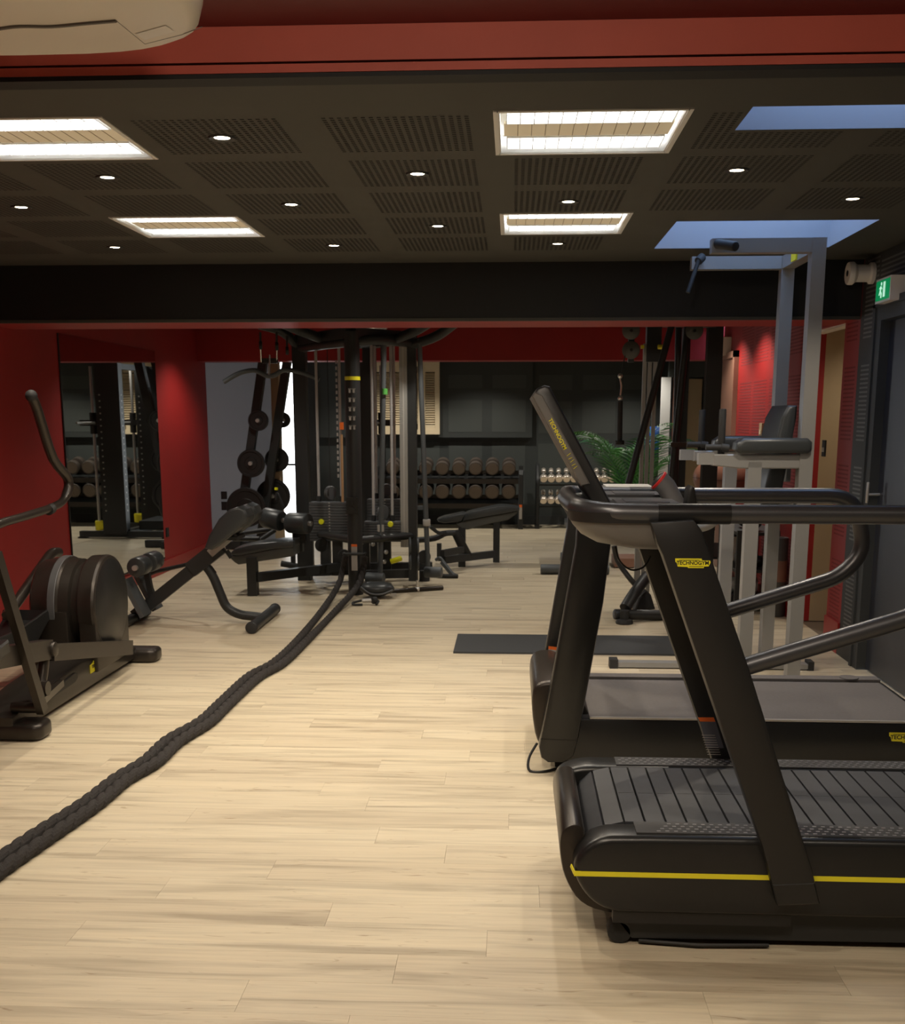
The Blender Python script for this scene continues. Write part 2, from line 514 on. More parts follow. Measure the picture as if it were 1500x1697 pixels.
# ---- walls
ML, MR, MZ0, MZ1 = 8.49, 10.79, 0.15, 2.121          # the wall mirror
struct('wall_left', MB().bb((XL - .12, -2.6, 0), (XL, 12.6, 2.6)), 'red')
struct('wall_front', MB().bb((XL, -2.75, 0), (XR, -2.6, 2.7)), 'wallgrey')
mb = MB()
mb.bb((XR, -2.6, 0), (XR + .12, 5.83, 2.6)); mb.bb((XR, 6.76, 0), (XR + .12, 7.20, 2.6)); mb.bb((XR, 5.83, 2.07), (XR + .12, 6.76, 2.6))
wr = struct('wall_right', mb, 'wallgrey')
mb = MB()
mb.bb((XR, 7.20, 0), (XR + .12, 7.52, 2.6)); mb.bb((XR, 8.40, 0), (XR + .12, 11.75, 2.6)); mb.bb((XR, 7.52, 2.10), (XR + .12, 8.40, 2.6))
wrr = struct('wall_right_red', mb, 'red')
struct('baseboard_left', MB().bb((XL, -2.6, 0), (XL + .014, 12.6, 0.115), .003, 1), 'redgloss')
mb = MB(); mb.bb((XR - .014, 7.20, 0), (XR, 7.52, 0.20), .003, 1); mb.bb((XR - .014, 8.40, 0), (XR, 10.85, 0.115), .003, 1)
struct('baseboard_right', mb, 'redgloss')
struct('baseboard_right_grey', MB().bb((XR - .012, 6.90, 0), (XR, 7.20, 0.10), .003, 1), 'wallgrey')
# slotted acoustic panels on the right wall
def slit_field(y0, y1, z0, z1, m, parent, x=XR - .0012, p=0.026):
    mb = MB(); z = z0
    while z < z1:
        mb.bb((x, y0, z), (x + .001, y1, z + p * .42)); z += p
    o = mb.build('slotted_field', m, parent, ang=0); o['kind'] = 'stuff'; return o
for z0 in (0.14, 0.75, 1.36, 1.97):
    slit_field(6.90, 7.13, z0, z0 + .46, 'slit_glint', wr)
    slit_field(7.25, 7.47, z0, z0 + .46, 'redslit', wrr)
    for y0 in (8.50, 9.11, 9.72, 10.33): slit_field(y0, y0 + .5, z0, z0 + .46, 'redslit', wrr)
for y0 in (5.30, 6.0, 6.45): slit_field(y0, y0 + .42, 2.12, 2.40, 'slit_glint', wr)
# red front beam: face, lower lip
struct('trim_1', MB().bb((XL, 3.32, 2.469), (XR, 3.45, 2.70)), 'orange_red')
struct('trim_2', MB().bb((XL, 3.318, 2.440), (XR, 3.42, 2.462), .001, 1), 'orange_red')
struct('trim_12', MB().bb((XL, 3.345, 2.455), (XR, 3.42, 2.474)), 'black')
struct('trim_3', MB().bb((XL, 3.322, 2.428), (XR, 3.40, 2.4395)), 'black')
# black beam across the room with its red soffit
struct('trim_4', MB().bb((XL, 7.21, 2.108), (XR, 7.76, ZC + .1)), 'black')
struct('trim_5', MB().bb((XL, 7.235, 2.093), (XR, 7.76, 2.108)), 'red')
struct('trim_6', MB().bb((XL, 7.205, 2.090), (XR, 7.235, 2.108), .002, 1), 'ceil')
# dark red header over the rear bay
struct('trim_7', MB().bb((-5.2, 12.30, 2.10), (3.6, 12.60, ZC + .1)), 'red')
# rear bay
struct('wall_back', MB().bb((-5.2, 16.0, 0), (3.6, 16.12, 2.6)), 'backwall')
wb2 = struct('wall_back_upper', MB().bb((-2.75, 15.90, 1.225), (0.27, 16.0, 2.44)), 'backwall')
def pad_panel(x0, x1, z0, z1, yv, parent): MB().bb((x0, yv - .004, z0), (x1, yv, z1), .0015, 1).build('panel', 'backwall2', parent)
for i, x0 in enumerate((-0.90, -0.29)):
    for z0, z1 in ((1.30, 1.74), (1.90, 2.08)): pad_panel(x0, x0 + .47, z0, z1, 15.90, wb2)
wb = [o for o in C.objects if o.name == 'wall_back'][0]
for x0 in (0.36, 0.97, 1.53):
    for z0, z1 in ((0.30, 0.62), (0.72, 1.14), (1.28, 1.72), (1.88, 2.08)): pad_panel(x0, x0 + .46, z0, z1, 16.0, wb)
for x0 in (-1.5, -0.90, -0.29):
    for z0, z1 in ((0.20, 0.62), (0.76, 1.16)): pad_panel(x0, x0 + .47, z0, z1, 16.0, wb)
struct('baseboard_back', MB().bb((-2.8, 15.98, 0), (2.1, 16.0, 0.13), .003, 1), 'wallgrey')
struct('wall_left_rear', MB().bb((-4.6, 12.6, 0), (-4.5, 16.0, 2.6)), 'whitepaint')
struct('wall_left_return', MB().bb((-4.6, 12.50, 0), (XL - .12, 12.6, 2.6)), 'red')
struct('wall_right_rear', MB().bb((3.1, 11.6, 0), (3.2, 16.0, 2.6)), 'whitepaint')
struct('wall_right_return', MB().bb((XR + .12, 11.63, 0), (3.1, 11.75, 2.6)), 'red')
# corridor behind the opening on the right
struct('wall_corridor', MB().bb((XR + .12, 8.40, 0), (3.4, 8.5, 2.6)).bb((3.4, 6.9, 0), (3.5, 8.5, 2.6)).bb((XR + .12, 6.9, 0), (3.4, 7.0, 2.6)), 'tan')
struct('ceiling_corridor', sheet(XR + .1, 3.5, 6.9, 8.5, 2.45, []), 'ceil')
struct('trim_8', MB().bb((XR + .02, 7.52, 2.085), (XR + .10, 8.40, 2.10)), 'white')

# ---- wall mirror on the left
mir = thing('wall_mirror', (XL, (ML + MR) / 2, MZ0), 'tall frameless mirror fixed to the red left wall', 'mirror')
MB().bb((XL + .001, ML, MZ0), (XL + .008, MR, MZ1)).build('glass', 'mirror', mir, ang=0)
mb = MB(); mb.bb((XL + .0005, ML - .012, MZ0), (XL + .010, ML, MZ1)); mb.bb((XL + .0005, ML, MZ0 - .012), (XL + .012, MR, MZ0))
mb.build('edge_strip', 'ink', mir)

# ---- doors
dr = struct('door_1', MB().bb((XR + .03, 5.86, 0.01), (XR + .07, 6.73, 2.04), .003, 1), 'door')
fr = MB()
fr.bb((XR - .025, 6.73, 0), (XR + .10, 6.82, 2.12), .006, 1); fr.bb((XR - .025, 5.76, 0), (XR + .10, 5.85, 2.12), .006, 1); fr.bb((XR - .025, 5.85, 2.045), (XR + .10, 6.73, 2.12), .006, 1)
fr.bb((XR - .035, 6.82, 0), (XR, 6.86, 2.14), .004, 1); fr.bb((XR - .035, 5.72, 2.12), (XR, 6.86, 2.16), .004, 1)
fr.build('door_frame', 'wallgrey', dr)
hy = (2.080, 6.702, 1.074)[1]; z0, z1 = (2.080, 6.687, 1.008)[2], (2.080, 6.715, 1.129)[2]
h = MB(); h.cyl((XR + .03, hy, z0 + .05), (XR - .04, hy, z0 + .05), .008, 10); h.cyl((XR - .04, hy, z0), (XR - .04, hy, z1), .009, 10, bev=.003)
h.build('door_handle', 'steel', dr)
d2 = struct('door_2', MB().bb((XR - .03, 11.02, 0.01), (XR, 11.62, 2.06), .004, 1), 'brown')
MB().bb((XR - .045, 10.94, 0), (XR, 11.02, 2.12), .004, 1).bb((XR - .045, 10.94, 2.06), (XR, 11.72, 2.12), .004, 1).build('door_frame', 'brown', d2)
MB().cyl((XR - .03, 11.1, 1.02), (XR - .08, 11.1, 1.02), .009, 8).cyl((XR - .075, 11.1, 1.02), (XR - .075, 11.22, 1.02), .009, 8).build('door_handle', 'steel', d2)
d3 = struct('door_3', MB().bb((-3.68, 13.10, 0.0), (-2.79, 13.108, 2.44)), 'frosted')
for z, s in ((0.60, .045), (0.475, .05)): MB().bb((-3.43, 13.088, z - s), (-3.36, 13.10, z + s), .003, 1).build('switch_plate', 'ink', d3)
d4 = struct('door_4', MB().bb((-2.79, 13.06, 0), (-2.70, 13.18, 2.44), .004, 1), 'tan')
# bright glazed door far behind, left
w3 = struct('window_3', MB().bb((-4.45, 15.90, 0.0), (-3.0, 15.93, 2.3)), 'daylight', ang=0)
mb = MB(); mb.bb((-4.45, 15.86, 0.83), (-3.0, 15.90, 0.86)); mb.bb((-3.0, 15.86, 0), (-2.76, 15.95, 2.3)); mb.bb((-3.6, 15.87, 0), (-3.57, 15.90, 2.3))
mb.build('glazing_bar', 'ink', w3)
# white door leaf, pale door and blind in the right rear corner
d5 = struct('door_5', MB().bb((1.955, 15.2, 0), (2.075, 15.26, 2.02), .004, 1), 'whitepaint')
d6 = struct('door_6', MB().bb((2.30, 15.3, 0), (2.50, 15.35, 2.0), .004, 1), 'tan')
struct('trim_9', MB().bb((2.02, 15.0, 2.02), (3.1, 15.12, ZC)), 'backwall')
struct('trim_10', MB().bb((2.115, 15.20, 0), (2.26, 15.30, 2.02), .004, 1), 'brown')
struct('trim_11', MB().bb((2.52, 15.26, 0), (3.1, 15.36, 2.3)), 'backwall')

# ---- louvred shutters in the back wall
sh = struct('window_4', MB().bb((-2.09, 15.885, 1.27), (-1.02, 15.90, 2.26)), 'hole')
fr = MB()
for x in (-2.09, -1.085): fr.bb((x, 15.84, 1.27), (x + .065, 15.885, 2.26), .004, 1)
for z in (1.27, 2.195): fr.bb((-2.025, 15.84, z), (-1.085, 15.885, z + .065), .004, 1)
fr.bb((-1.325, 15.845, 1.335), (-1.22, 15.885, 2.195), .004, 1)
fr.bb((-1.22, 15.85, 1.335), (-1.085, 15.885, 1.40), .004, 1); fr.bb((-1.22, 15.85, 2.12), (-1.085, 15.885, 2.195), .004, 1)
fr.bb((-1.99, 15.85, 1.335), (-1.345, 15.885, 1.40), .004, 1); fr.bb((-1.99, 15.85, 2.12), (-1.345, 15.885, 2.195), .004, 1)
fr.build('shutter_frame', 'cream', sh)
sl = MB().box((0, 0, 0), (0.69, 0.040, 0.005), (0.75, 0, 0)).mesh('slat', 'cream')
sl2 = MB().box((0, 0, 0), (0.13, 0.040, 0.005), (0.75, 0, 0)).mesh('slat', 'cream')
for i in range(22):
    z = 1.425 + i * 0.0318
    for me, x in ((sl, -1.675), (sl2, -1.152)):
        o = bpy.data.objects.new('slat', me); C.objects.link(o); o.parent = sh; o.location = (x, 15.862, z)
MB().bb((-1.285, 15.835, 1.72), (-1.26, 15.845, 1.78)).build('latch', 'brown', sh)

# ================================================================== LAMPS
def spot_lamp(loc, power, ang=125, blend=0.6, col=WARM, size=0.024):
    l = bpy.data.lights.new('downlight_lamp', 'SPOT'); l.energy = power; l.color = col
    l.spot_size = math.radians(ang); l.spot_blend = blend; l.shadow_soft_size = size
    o = bpy.data.objects.new('downlight_lamp', l); C.objects.link(o); o.location = loc
    return o
ring_me = MB().lathe([(0.027, 0.0), (0.029, -0.003), (0.044, -0.006), (0.048, -0.001), (0.048, 0.0)], (0, 0, 0), n=24).mesh('ring', 'frame')
lens_me = MB().lathe([(0, -0.001), (0.027, -0.001), (0.027, 0.0)], (0, 0, 0), n=20).mesh('lens', 'lamp_warm')
def downlight(x, yv, z, label, power=None, group='downlights in the grey perforated ceiling', **kw):
    t = thing('downlight', (x, yv, z), label, 'light', group)
    for nm, me in (('ring', ring_me), ('lens', lens_me)):
        o = bpy.data.objects.new(nm, me); C.objects.link(o); o.parent = t
    spot_lamp((x, yv, z - 0.012), power or SPOT_W, **kw)
DL = [(-2, 0, 'nearest small round downlight, left of the middle, right of the front left light panel'),
      (-3, 1, 'round downlight just behind the front left light panel'),
      (-4, 2, 'round downlight at the far left edge of the grey ceiling, middle depth'),
      (-2, 2, 'round downlight in front of the right corner of the rear left light panel'),
      (-4, 4, 'rearmost round downlight at the left, near the black beam'),
      (-2, 4, 'rear round downlight just behind and right of the rear left light panel'),
      (-1, 1, 'round downlight in the middle of the ceiling, left of the front right light panel'),
      (-1, 3, 'round downlight in the middle of the ceiling, left of the rear right light panel'),
      (0, 2, 'round downlight between the two right-hand light panels'),
      (0, 4, 'rear round downlight just behind the rear right light panel'),
      (1, 1, 'round downlight between the front right light panel and the front skylight'),
      (2, 2, 'rightmost round downlight, in front of the rear skylight')]
for k, j, lab in DL: downlight(KX[k + 6], JY[j], ZC, lab)
for x, yf, nm, pw in ((-2.3, 1.1, 'left', 26), (-0.35, 1.9, 'left of middle', 30), (0.5, 1.1, 'right of middle', 30), (1.6, 1.1, 'right', 20)):
    downlight(x, yf, 2.56, 'round downlight in the red front ceiling above the viewer, ' + nm, pw, 'downlights in the red front ceiling')
for yv, row in ((9.3, 'nearer row'), (11.3, 'farther row')):
    for x, nm in ((-2.75, 'left'), (-0.6, 'middle'), (1.72, 'right')):
        downlight(x, yv + (0 if x < 1 else (.55 if yv < 10 else -.45)), ZC, 'round downlight in the ceiling behind the black beam, %s, %s' % (row, nm), 40.0, 'downlights behind the black beam', col=(1.0, 0.93, 0.82))
for x, nm in ((-1.7, 'left'), (-0.4, 'middle'), (1.5, 'right')):
    downlight(x, 14.9, ZC, 'round downlight in front of the charcoal back wall, %s' % nm, 48.0, 'downlights in the rear bay', col=(1.0, 0.93, 0.82))

pl = thing('fill_lamp', (-0.15, 0.9, 2.53), 'added warm fill lamp, unseen above the viewer, lighting the red front beam', 'light')  # added out of view to brighten the face of the red beam
MB().cyl((-.75, 0.9, 2.515), (0.45, 0.9, 2.515), .02, 12).build('tube', 'lamp_warm', pl)
MB().bb((-.75, .87, 2.535), (.45, .93, 2.56), .005, 1).build('housing', 'white', pl)
l = bpy.data.lights.new('fill_light', 'POINT'); l.energy = 42; l.color = WARM; l.shadow_soft_size = 0.06  # point light of the added, unseen fill lamp
lo = bpy.data.objects.new('fill_light', l); C.objects.link(lo); lo.location = (-0.15, 0.9, 2.47)
downlight(2.75, 7.7, 2.45, 'added fill light in the tan corridor behind the opening on the right', 20.0, 'added corridor fill light')  # fill light added to brighten the tan corridor wall
TR_LAB = ['front left square fluorescent light panel, cut by the left edge of the photo', 'front right square fluorescent light panel in the grey ceiling',
          'rear left square fluorescent light panel in the grey ceiling', 'rear right square fluorescent light panel in the grey ceiling']
def troffer(r, label):
    a, b, c, d = r
    t = thing('ceiling_light_panel', ((a + b) / 2, (c + d) / 2, ZC), label, 'light', 'square fluorescent light panels')
    Y3 = (d - c) / 3
    z1 = ZC + .055
    hs = MB()
    hs.bb((a, c, ZC), (a + .008, d, z1)); hs.bb((b - .008, c, ZC), (b, d, z1)); hs.bb((a, c, ZC), (b, c + .008, z1)); hs.bb((a, d - .008, ZC), (b, d, z1)); hs.bb((a, c, z1), (b, d, z1 + .01))
    hs.bb((a - .012, c - .012, ZC - .004), (a + .004, d + .012, ZC)); hs.bb((b - .004, c - .012, ZC - .004), (b + .012, d + .012, ZC))
    hs.bb((a, c - .012, ZC - .004), (b, c + .004, ZC)); hs.bb((a, d - .004, ZC - .004), (b, d + .012, ZC))
    hs.build('housing', 'louvre', t)
    for s in (0, 1):
        y0 = c + .03 if s == 0 else d - .03 - .16
        MB().bb((a + .045, y0 + .02, ZC + .038), (b - .045, y0 + .14, ZC + .046), .003, 1).build('lamp', 'lamp_cool', t)
        lv = MB()
        for k in range(13):
            x = a + .03 + k * (b - a - .06) / 12
            lv.bb((x - .0012, y0, ZC + .006), (x + .0012, y0 + .16, ZC + .030))
        for yk in (0.0, .053, .106, .16): lv.bb((a + .03, y0 + yk - .0012, ZC + .008), (b - .03, y0 + yk + .0012, ZC + .030))
        lv.build('louvre', 'louvre', t)
    cp = MB().bb((a + .02, c + .20, ZC + .012), (b - .02, d - .20, ZC + .020), .003, 1).build('centre_panel', 'trofpanel', t)
    g = MB()
    for k in range(1, 12):
        x = a + .02 + k * (b - a - .04) / 12
        g.bb((x - .0012, c + .203, ZC + .0105), (x + .0012, d - .203, ZC + .0125))
    g.build('groove', 'tan', cp)
for r, l in zip(TROF, TR_LAB): troffer(r, l)

# ================================================================== NEAR TREADMILL (slatted belt)
def plaque(parent, cx, yv, cz, w, m='yellow', nx=0.0):
    """yellow maker's plaque facing the viewer side (-Y) with black lettering"""
    s = w / 215.0
    P = [(-107, 29), (53, 29), (57, 17), (105, 17), (108, 6), (97, -19), (70, -19), (68, -29), (-27, -29), (-30, -23), (-90, -21), (-97, 4), (-105, 7)]
    pl = MB().prism([(cx + a * s, cz + b * s) for a, b in P], 'Y', yv - .0015, yv + .0005).build('logo_plaque', m, parent)
    text('TECHNOGYM', (cx, yv - .0020, cz + 1.5 * s), (PI / 2, 0, 0), 33 * s, 'ink', pl, 'lettering', 0.0004, 0.95)
    ln = MB()
    ln.bb((cx - 84 * s, yv - .0022, cz + 18 * s), (cx + 40 * s, yv - .0015, cz + 21 * s)); ln.bb((cx - 22 * s, yv - .0022, cz - 21 * s), (cx + 66 * s, yv - .0015, cz - 18 * s))
    ln.build('logo_line', 'ink', pl)
    return pl

T1 = thing('treadmill', (1.05, 3.35, 0), 'large near black treadmill with a slatted belt and a yellow stripe along its side', 'treadmill')
shroud = [(.31, .118), (.248, .14), (.205, .19), (.184, .245), (.19, .28), (.212, .315), (.25, .342), (.31, .352), (1.90, .352), (1.98, .335), (2.0, .28), (1.985, .17), (1.93, .118)]
shroud = soften(shroud[:9])[:-6] + shroud[8:]
shroud = [(.31, .118)] + shroud
MB().prism(shroud, 'Y', 2.975, 3.095, .02, 3).build('side_shroud', 'mach', T1)
far = [(.30, .10), (.225, .115), (.178, .18), (.158, .25), (.158, .30), (.180, .33), (.235, .350), (.31, .3525)]
far = [(.31, .1)] + soften(far)[:-6] + [(1.93, .352), (1.98, .335), (2.0, .28), (1.985, .17), (1.93, .118)]
MB().prism(far, 'Y', 3.612, 3.735, .02, 3).build('side_shroud', 'mach', T1)
MB().prism(soften([(.32, .075), (.215, .10), (.165, .18), (.148, .26), (.148, .32), (.168, .348), (.20, .354), (.222, .335), (.235, .22), (.33, .10)]), 'Y', 3.06, 3.62, .012, 2).build('front_hood', 'bronze', T1)
MB().prism([(.36, .02), (.30, .10), (.28, .16), (.40, .25), (1.85, .25), (1.95, .15), (1.9, .03)], 'Y', 3.03, 3.68).build('undercarriage', 'frame', T1)
mb = MB(); mb.bb((.30, 2.99, .085), (.80, 3.03, .13), .008, 1); mb.build('lower_cover', 'shell', T1)
for yv in (3.03, 3.63): MB().cyl((.325, yv, .036), (.325, yv + .05, .036), .036, 16, bev=.006).build('transport_wheel', 'rubber', T1)
for x, yv in ((1.80, 3.05), (1.80, 3.60)): MB().cyl((x, yv + .02, 0), (x, yv + .02, .04), .03, 14).build('rubber_foot', 'rubber', T1)
MB().tube([(.38, 3.03, .012), (.55, 3.01, .012), (.75, 3.02, .012)], .006, 6).build('power_cable', 'ink', T1)
def slat(x, z, rot):
    o = bpy.data.objects.new('slat', slat_me0); C.objects.link(o); o.parent = T1
    o.location = Vector((x, 3.355, z)) - T1.location; o.rotation_euler = (0, rot, 0)
    return o
slat_me0 = MB().bb((-.0268, -.257, -.012), (.0268, .257, 0), .002, 1).mesh('slat', 'slat')
for k in range(27): slat(.365 + k * .0602, .350, 0)
slat(.306, .343, -.25); slat(.254, .316, -.75); slat(.225, .270, -1.15)
sm_ = MB()
for k in range(27): sm_.bb((.342 + k * .0602, 3.352, .3495), (.388 + k * .0602, 3.3535, .3505))
sm_.build('slat_marks', 'tread', T1, ang=0)['kind'] = 'stuff'
MB().cyl((.33, 3.10, .255), (.33, 3.61, .255), .075, 20).build('belt_roller', 'rubber', T1)
# dimpled foot rails on both sides of the belt
for y0, nm in ((3.0, 'n'), (3.628, 'f')):
    MB().bb((.36, y0, .350), (1.93, y0 + .088, .3545), .002, 1).build('foot_rail', 'tread', T1)
    d = MB()
    for i in range(64):
        for j in range(4):
            x = .375 + i * .0242 + (j % 2) * .012; yv = y0 + .013 + j * .019
            if nm == 'n' and x < .40 + j * .014: continue
            d.box((x, yv, .3550), (.0105, .0036, .0020))
    o = d.build('rail_dimples', 'dimple', T1, ang=0); o['kind'] = 'stuff'
st = MB(); st.bb((.186, 2.9735, .231), (1.96, 2.9765, .2455))
st.beam((.187, 2.976, .238), (.178, 3.0, .252), .003, .012)
st.build('yellow_stripe', 'yellow', T1)
# leaning posts
POST = [(0.362, 1.231), (0.474, 1.238), (0.496, 1.209), (0.508, 1.178), (0.638, 0.836), (0.748, 0.525), (0.836, 0.279), (0.863, 0.178), (0.748, 0.170), (0.696, 0.346), (0.542, 0.755), (0.396, 1.145), (0.380, 1.177)]
for y0 in (2.935, 3.715):
    p = MB().prism(POST, 'Y', y0, y0 + .062, .006, 2).build('post', 'shell', T1)
    if y0 < 3.2:
        MB().prism([(0.729, 0.235), (0.843, 0.243), (0.862, 0.181), (0.747, 0.173)], 'Y', y0 - .002, y0 + .03, .003, 1).build('post_cap', 'mach', p)
        plaque(p, 0.474, y0 - .0005, 1.126, .092)
    else:
        lb = MB().prism([(0.647, 0.484), (0.700, 0.485), (0.732, 0.392), (0.675, 0.391)], 'Y', y0 - .002, y0 + .0).build('warning_label', 'darklabel', p)
        MB().prism([(0.640, 0.499), (0.693, 0.500), (0.699, 0.485), (0.647, 0.485)], 'Y', y0 - .002, y0 + .0).build('label_header', 'orange', lb)
        t = MB()
        for k in range(9):
            z = 0.436 - k * .0085
            t.bb((.655 + k * .0028, y0 - .0026, z), (.70 + k * .0028, y0 - .0019, z + .002))
        t.build('label_text', 'label', lb)
# handrail loops, one on each side, joined round the front of the console
def rail_loop(yv):
    return [(.46, yv, 1.250), (1.118, yv, 1.250), (1.155, yv, 1.07), (1.085, yv, .985), (.585, yv, .822)]
for yv in (2.990, 3.715):
    MB().tube(rail_loop(yv), .0255, 16, fillet=.10).build('handrail', 'railm', T1)
    MB().cyl((.385, yv, 1.250), (.575, yv, 1.250), .0275, 18).build('rail_sleeve', 'mach', T1)
front = [(.39, 2.990, 1.250), (.25, 2.990, 1.252), (.180, 3.05, 1.260), (.160, 3.35, 1.266), (.180, 3.655, 1.260), (.25, 3.715, 1.252), (.39, 3.715, 1.250)]
MB().tube(front, .0265, 16, fillet=.11).build('console_rim', 'railm', T1)
def ring(x0, x1, y0, y1, r, z): return [(a, b, z) for a, b in rrect(x0, x1, y0, y1, r, 5)]
MB().loft([ring(.160, .48, 2.975, 3.73, .09, 1.250), ring(.166, .48, 2.980, 3.725, .09, 1.215), ring(.190, .49, 2.99, 3.715, .09, 1.188),
           ring(.230, .50, 3.0, 3.705, .09, 1.166), ring(.31, .51, 3.02, 3.685, .07, 1.152)]).build('console_tub', 'greyplastic', T1, ang=50)
MB().loft([ring(.153, .50, 2.968, 3.737, .10, 1.254), ring(.158, .50, 2.970, 3.735, .10, 1.226)]).build('console_band', 'shell', T1, ang=50)
mb = MB(); mb.bb((.20, 3.03, 1.244), (.47, 3.68, 1.262), .006, 1); mb.build('console_deck', 'shell', T1)
for yv in (3.10, 3.44):
    MB().bb((.29, yv, 1.262), (.46, yv + .17, 1.270), .006, 1).bb((.315, yv + .02, 1.266), (.435, yv + .15, 1.272), .003, 1).build('bottle_tray', 'railm', T1)
scr = MB().prism([(0.054, 1.560), (0.065, 1.578), (0.086, 1.587), (0.101, 1.583), (0.110, 1.565), (0.274, 1.269), (0.313, 1.253), (0.229, 1.253), (0.189, 1.322)], 'Y', 3.14, 3.60, .012, 3).build('screen_housing', 'shell', T1)
bk = MB().prism([(0.052, 1.557), (0.060, 1.568), (0.080, 1.560), (0.216, 1.319), (0.191, 1.313)], 'Y', 3.135, 3.58, .003, 1).build('screen_back', 'greyplastic', scr)
mb = MB().prism([(0.108, 1.552), (0.112, 1.554), (0.253, 1.303), (0.250, 1.301)], 'Y', 3.17, 3.57); mb.build('screen_glass', 'screen', scr)
ax = Vector((0.141, 0, -0.262)).normalized(); nrm = Vector((-ax.z * -1, 0, ax.x)); nrm = Vector((ax.z, 0, -ax.x))
Rm = Matrix((ax, nrm.cross(ax), nrm)).transposed()
e = Rm.to_euler()
for s, t, L in ((.085, 'TECHNOGYM', .0150),):
    base = Vector((.083, 3.1344, 1.530)) + ax * s
    text(t, base, (PI / 2, 1.077, 0), L, 'yellow', bk, 'lettering', 0.0004)
sw = MB()
for k in range(5):
    q = Vector((.083, 3.1344, 1.530)) + ax * (.150 + .010 * k)
    sw.beam(q + Vector((-.004, 0, -.002)), q + Vector((.006, 0, .006 - .003 * (k % 2))), .0012, .0035, up=(0, 1, 0))
sw.build('yellow_mark', 'yellow', bk)
gr = MB().tube([(0.435, 3.360, 1.316), (0.455, 3.360, 1.300), (0.489, 3.360, 1.243)], .03, 16, rf=lambda t: .031 - .004 * t).build('speed_grip', 'gripm', T1)
a = Vector((0.435, 3.360, 1.316)); b = Vector((0.455, 3.360, 1.300)); d = (a - b).normalized()
MB().lathe([(.0316, -.001), (.0312, .005), (.028, .007)], a, d, 18).build('grip_tip', 'redtip', gr)
MB().lathe([(.0275, .006), (.020, .011), (0, .012)], a, d, 18).build('grip_cap', 'shell', gr)
MB().prism([(0.497, 1.255), (0.501, 1.300), (0.509, 1.310), (0.519, 1.305), (0.530, 1.255)], 'Y', 3.23, 3.30, .006, 2).build('stop_lever', 'shell', T1)
MB().tube([(0.315, 3.400, 1.117), (0.327, 3.400, 1.075), (0.365, 3.420, 1.043), (0.407, 3.450, 1.047), (0.434, 3.500, 1.075)], .003, 6, smooth=5).build('hanging_cord', 'ink', T1)

# ================================================================== FAR TREADMILL (plain belt)
T2 = thing('treadmill', (0.95, 5.0, 0), 'black treadmill with a plain grey belt standing behind the slatted treadmill', 'treadmill')
MB().prism([(.22, .06), (.30, .245), (1.78, .245), (1.82, .225), (1.82, .10), (1.78, .05)], 'Y', 4.60, 5.42, .01, 2).build('deck', 'mach', T2)
MB().bb((.34, 4.615, .243), (1.77, 5.325, .250), .002, 1).build('running_belt', 'belt', T2)
MB().bb((.34, 5.332, .244), (1.78, 5.41, .262), .004, 1).build('foot_rail', 'belt', T2, label='raised grey foot rail')
MB().bb((.34, 5.322, .2445), (1.77, 5.336, .2515)).build('belt_gap', 'ink', T2)
MB().bb((.34, 4.602, .246), (1.78, 4.617, .254), .002, 1).build('edge_strip', 'steel', T2)
MB().cyl((1.64, 5.365, .262), (1.64, 5.365, .267), .045, 18).build('round_cap', 'belt', T2)
MB().prism(soften([(.20, .055), (.12, .10), (.094, .25), (.096, .36), (.14, .392), (.23, .388), (.35, .262), (.37, .055)]), 'Y', 4.68, 5.36, .02, 3).build('motor_hood', 'bronze', T2)
MAST = [(0.125, 0.123), (0.136, 0.075), (0.165, 0.054), (0.231, 0.055), (0.272, 0.082), (0.291, 0.160), (0.382, 0.745), (0.415, 1.070), (0.428, 1.158), (0.271, 1.158), (0.265, 0.983), (0.185, 0.471)]
for y0 in (4.585, 5.345):
    p = MB().prism(MAST, 'Y', y0, y0 + .085, .012, 2).build('mast', 'mach', T2)
    if y0 < 5: MB().prism([(0.132, 0.157), (0.288, 0.154), (0.288, 0.158), (0.133, 0.161)], 'Y', y0 - .0006, y0 + .01).build('seam', 'ink', p)
    else:
        lb = MB().prism([(0.185, 0.393), (0.226, 0.388), (0.219, 0.303), (0.174, 0.309)], 'Y', y0 - .002, y0).build('warning_label', 'label', p)
        MB().prism([(0.185, 0.408), (0.226, 0.403), (0.226, 0.388), (0.185, 0.393)], 'Y', y0 - .002, y0).build('label_header', 'orange', lb)
MB().bb((.20, 4.70, .0), (.30, 4.78, .06), .01, 1).bb((.20, 5.22, .0), (.30, 5.30, .06), .01, 1).bb((1.55, 4.75, 0), (1.65, 5.25, .06), .01, 1).build('foot', 'rubber', T2)
MB().prism([(.36, 1.04), (.42, 1.185), (.66, 1.185), (.70, 1.15), (.60, 1.05)], 'Y', 4.62, 5.39, .015, 2).build('console', 'shell', T2)
MB().bb((.43, 4.65, 1.180), (.64, 5.36, 1.192), .006, 2).build('console_tray', 'silver', T2)
for yv in (4.625, 5.385): MB().tube([(.55, yv, 1.135), (.80, yv, 1.135), (.86, yv, 1.11), (.80, yv, 1.06), (.50, yv, 1.03)], .018, 12, fillet=.03).build('handrail', 'silver', T2)
text('TECHNOGYM', (.0968, 4.96, .275), (PI / 2, 0, -PI / 2), .05, 'yellow', T2, 'lettering', 0.001)
plaque(T2, (1.587, 4.600, 0.185)[0] + .080, 4.5995, (1.587, 4.600, 0.185)[2], .16)
MB().tube([(.12, 4.72, .10), (.085, 4.66, .05), (.09, 4.62, .006), (.16, 4.62, .006), (.24, 4.70, .006)], .006, 8, smooth=5).build('power_cord', 'ink', T2)

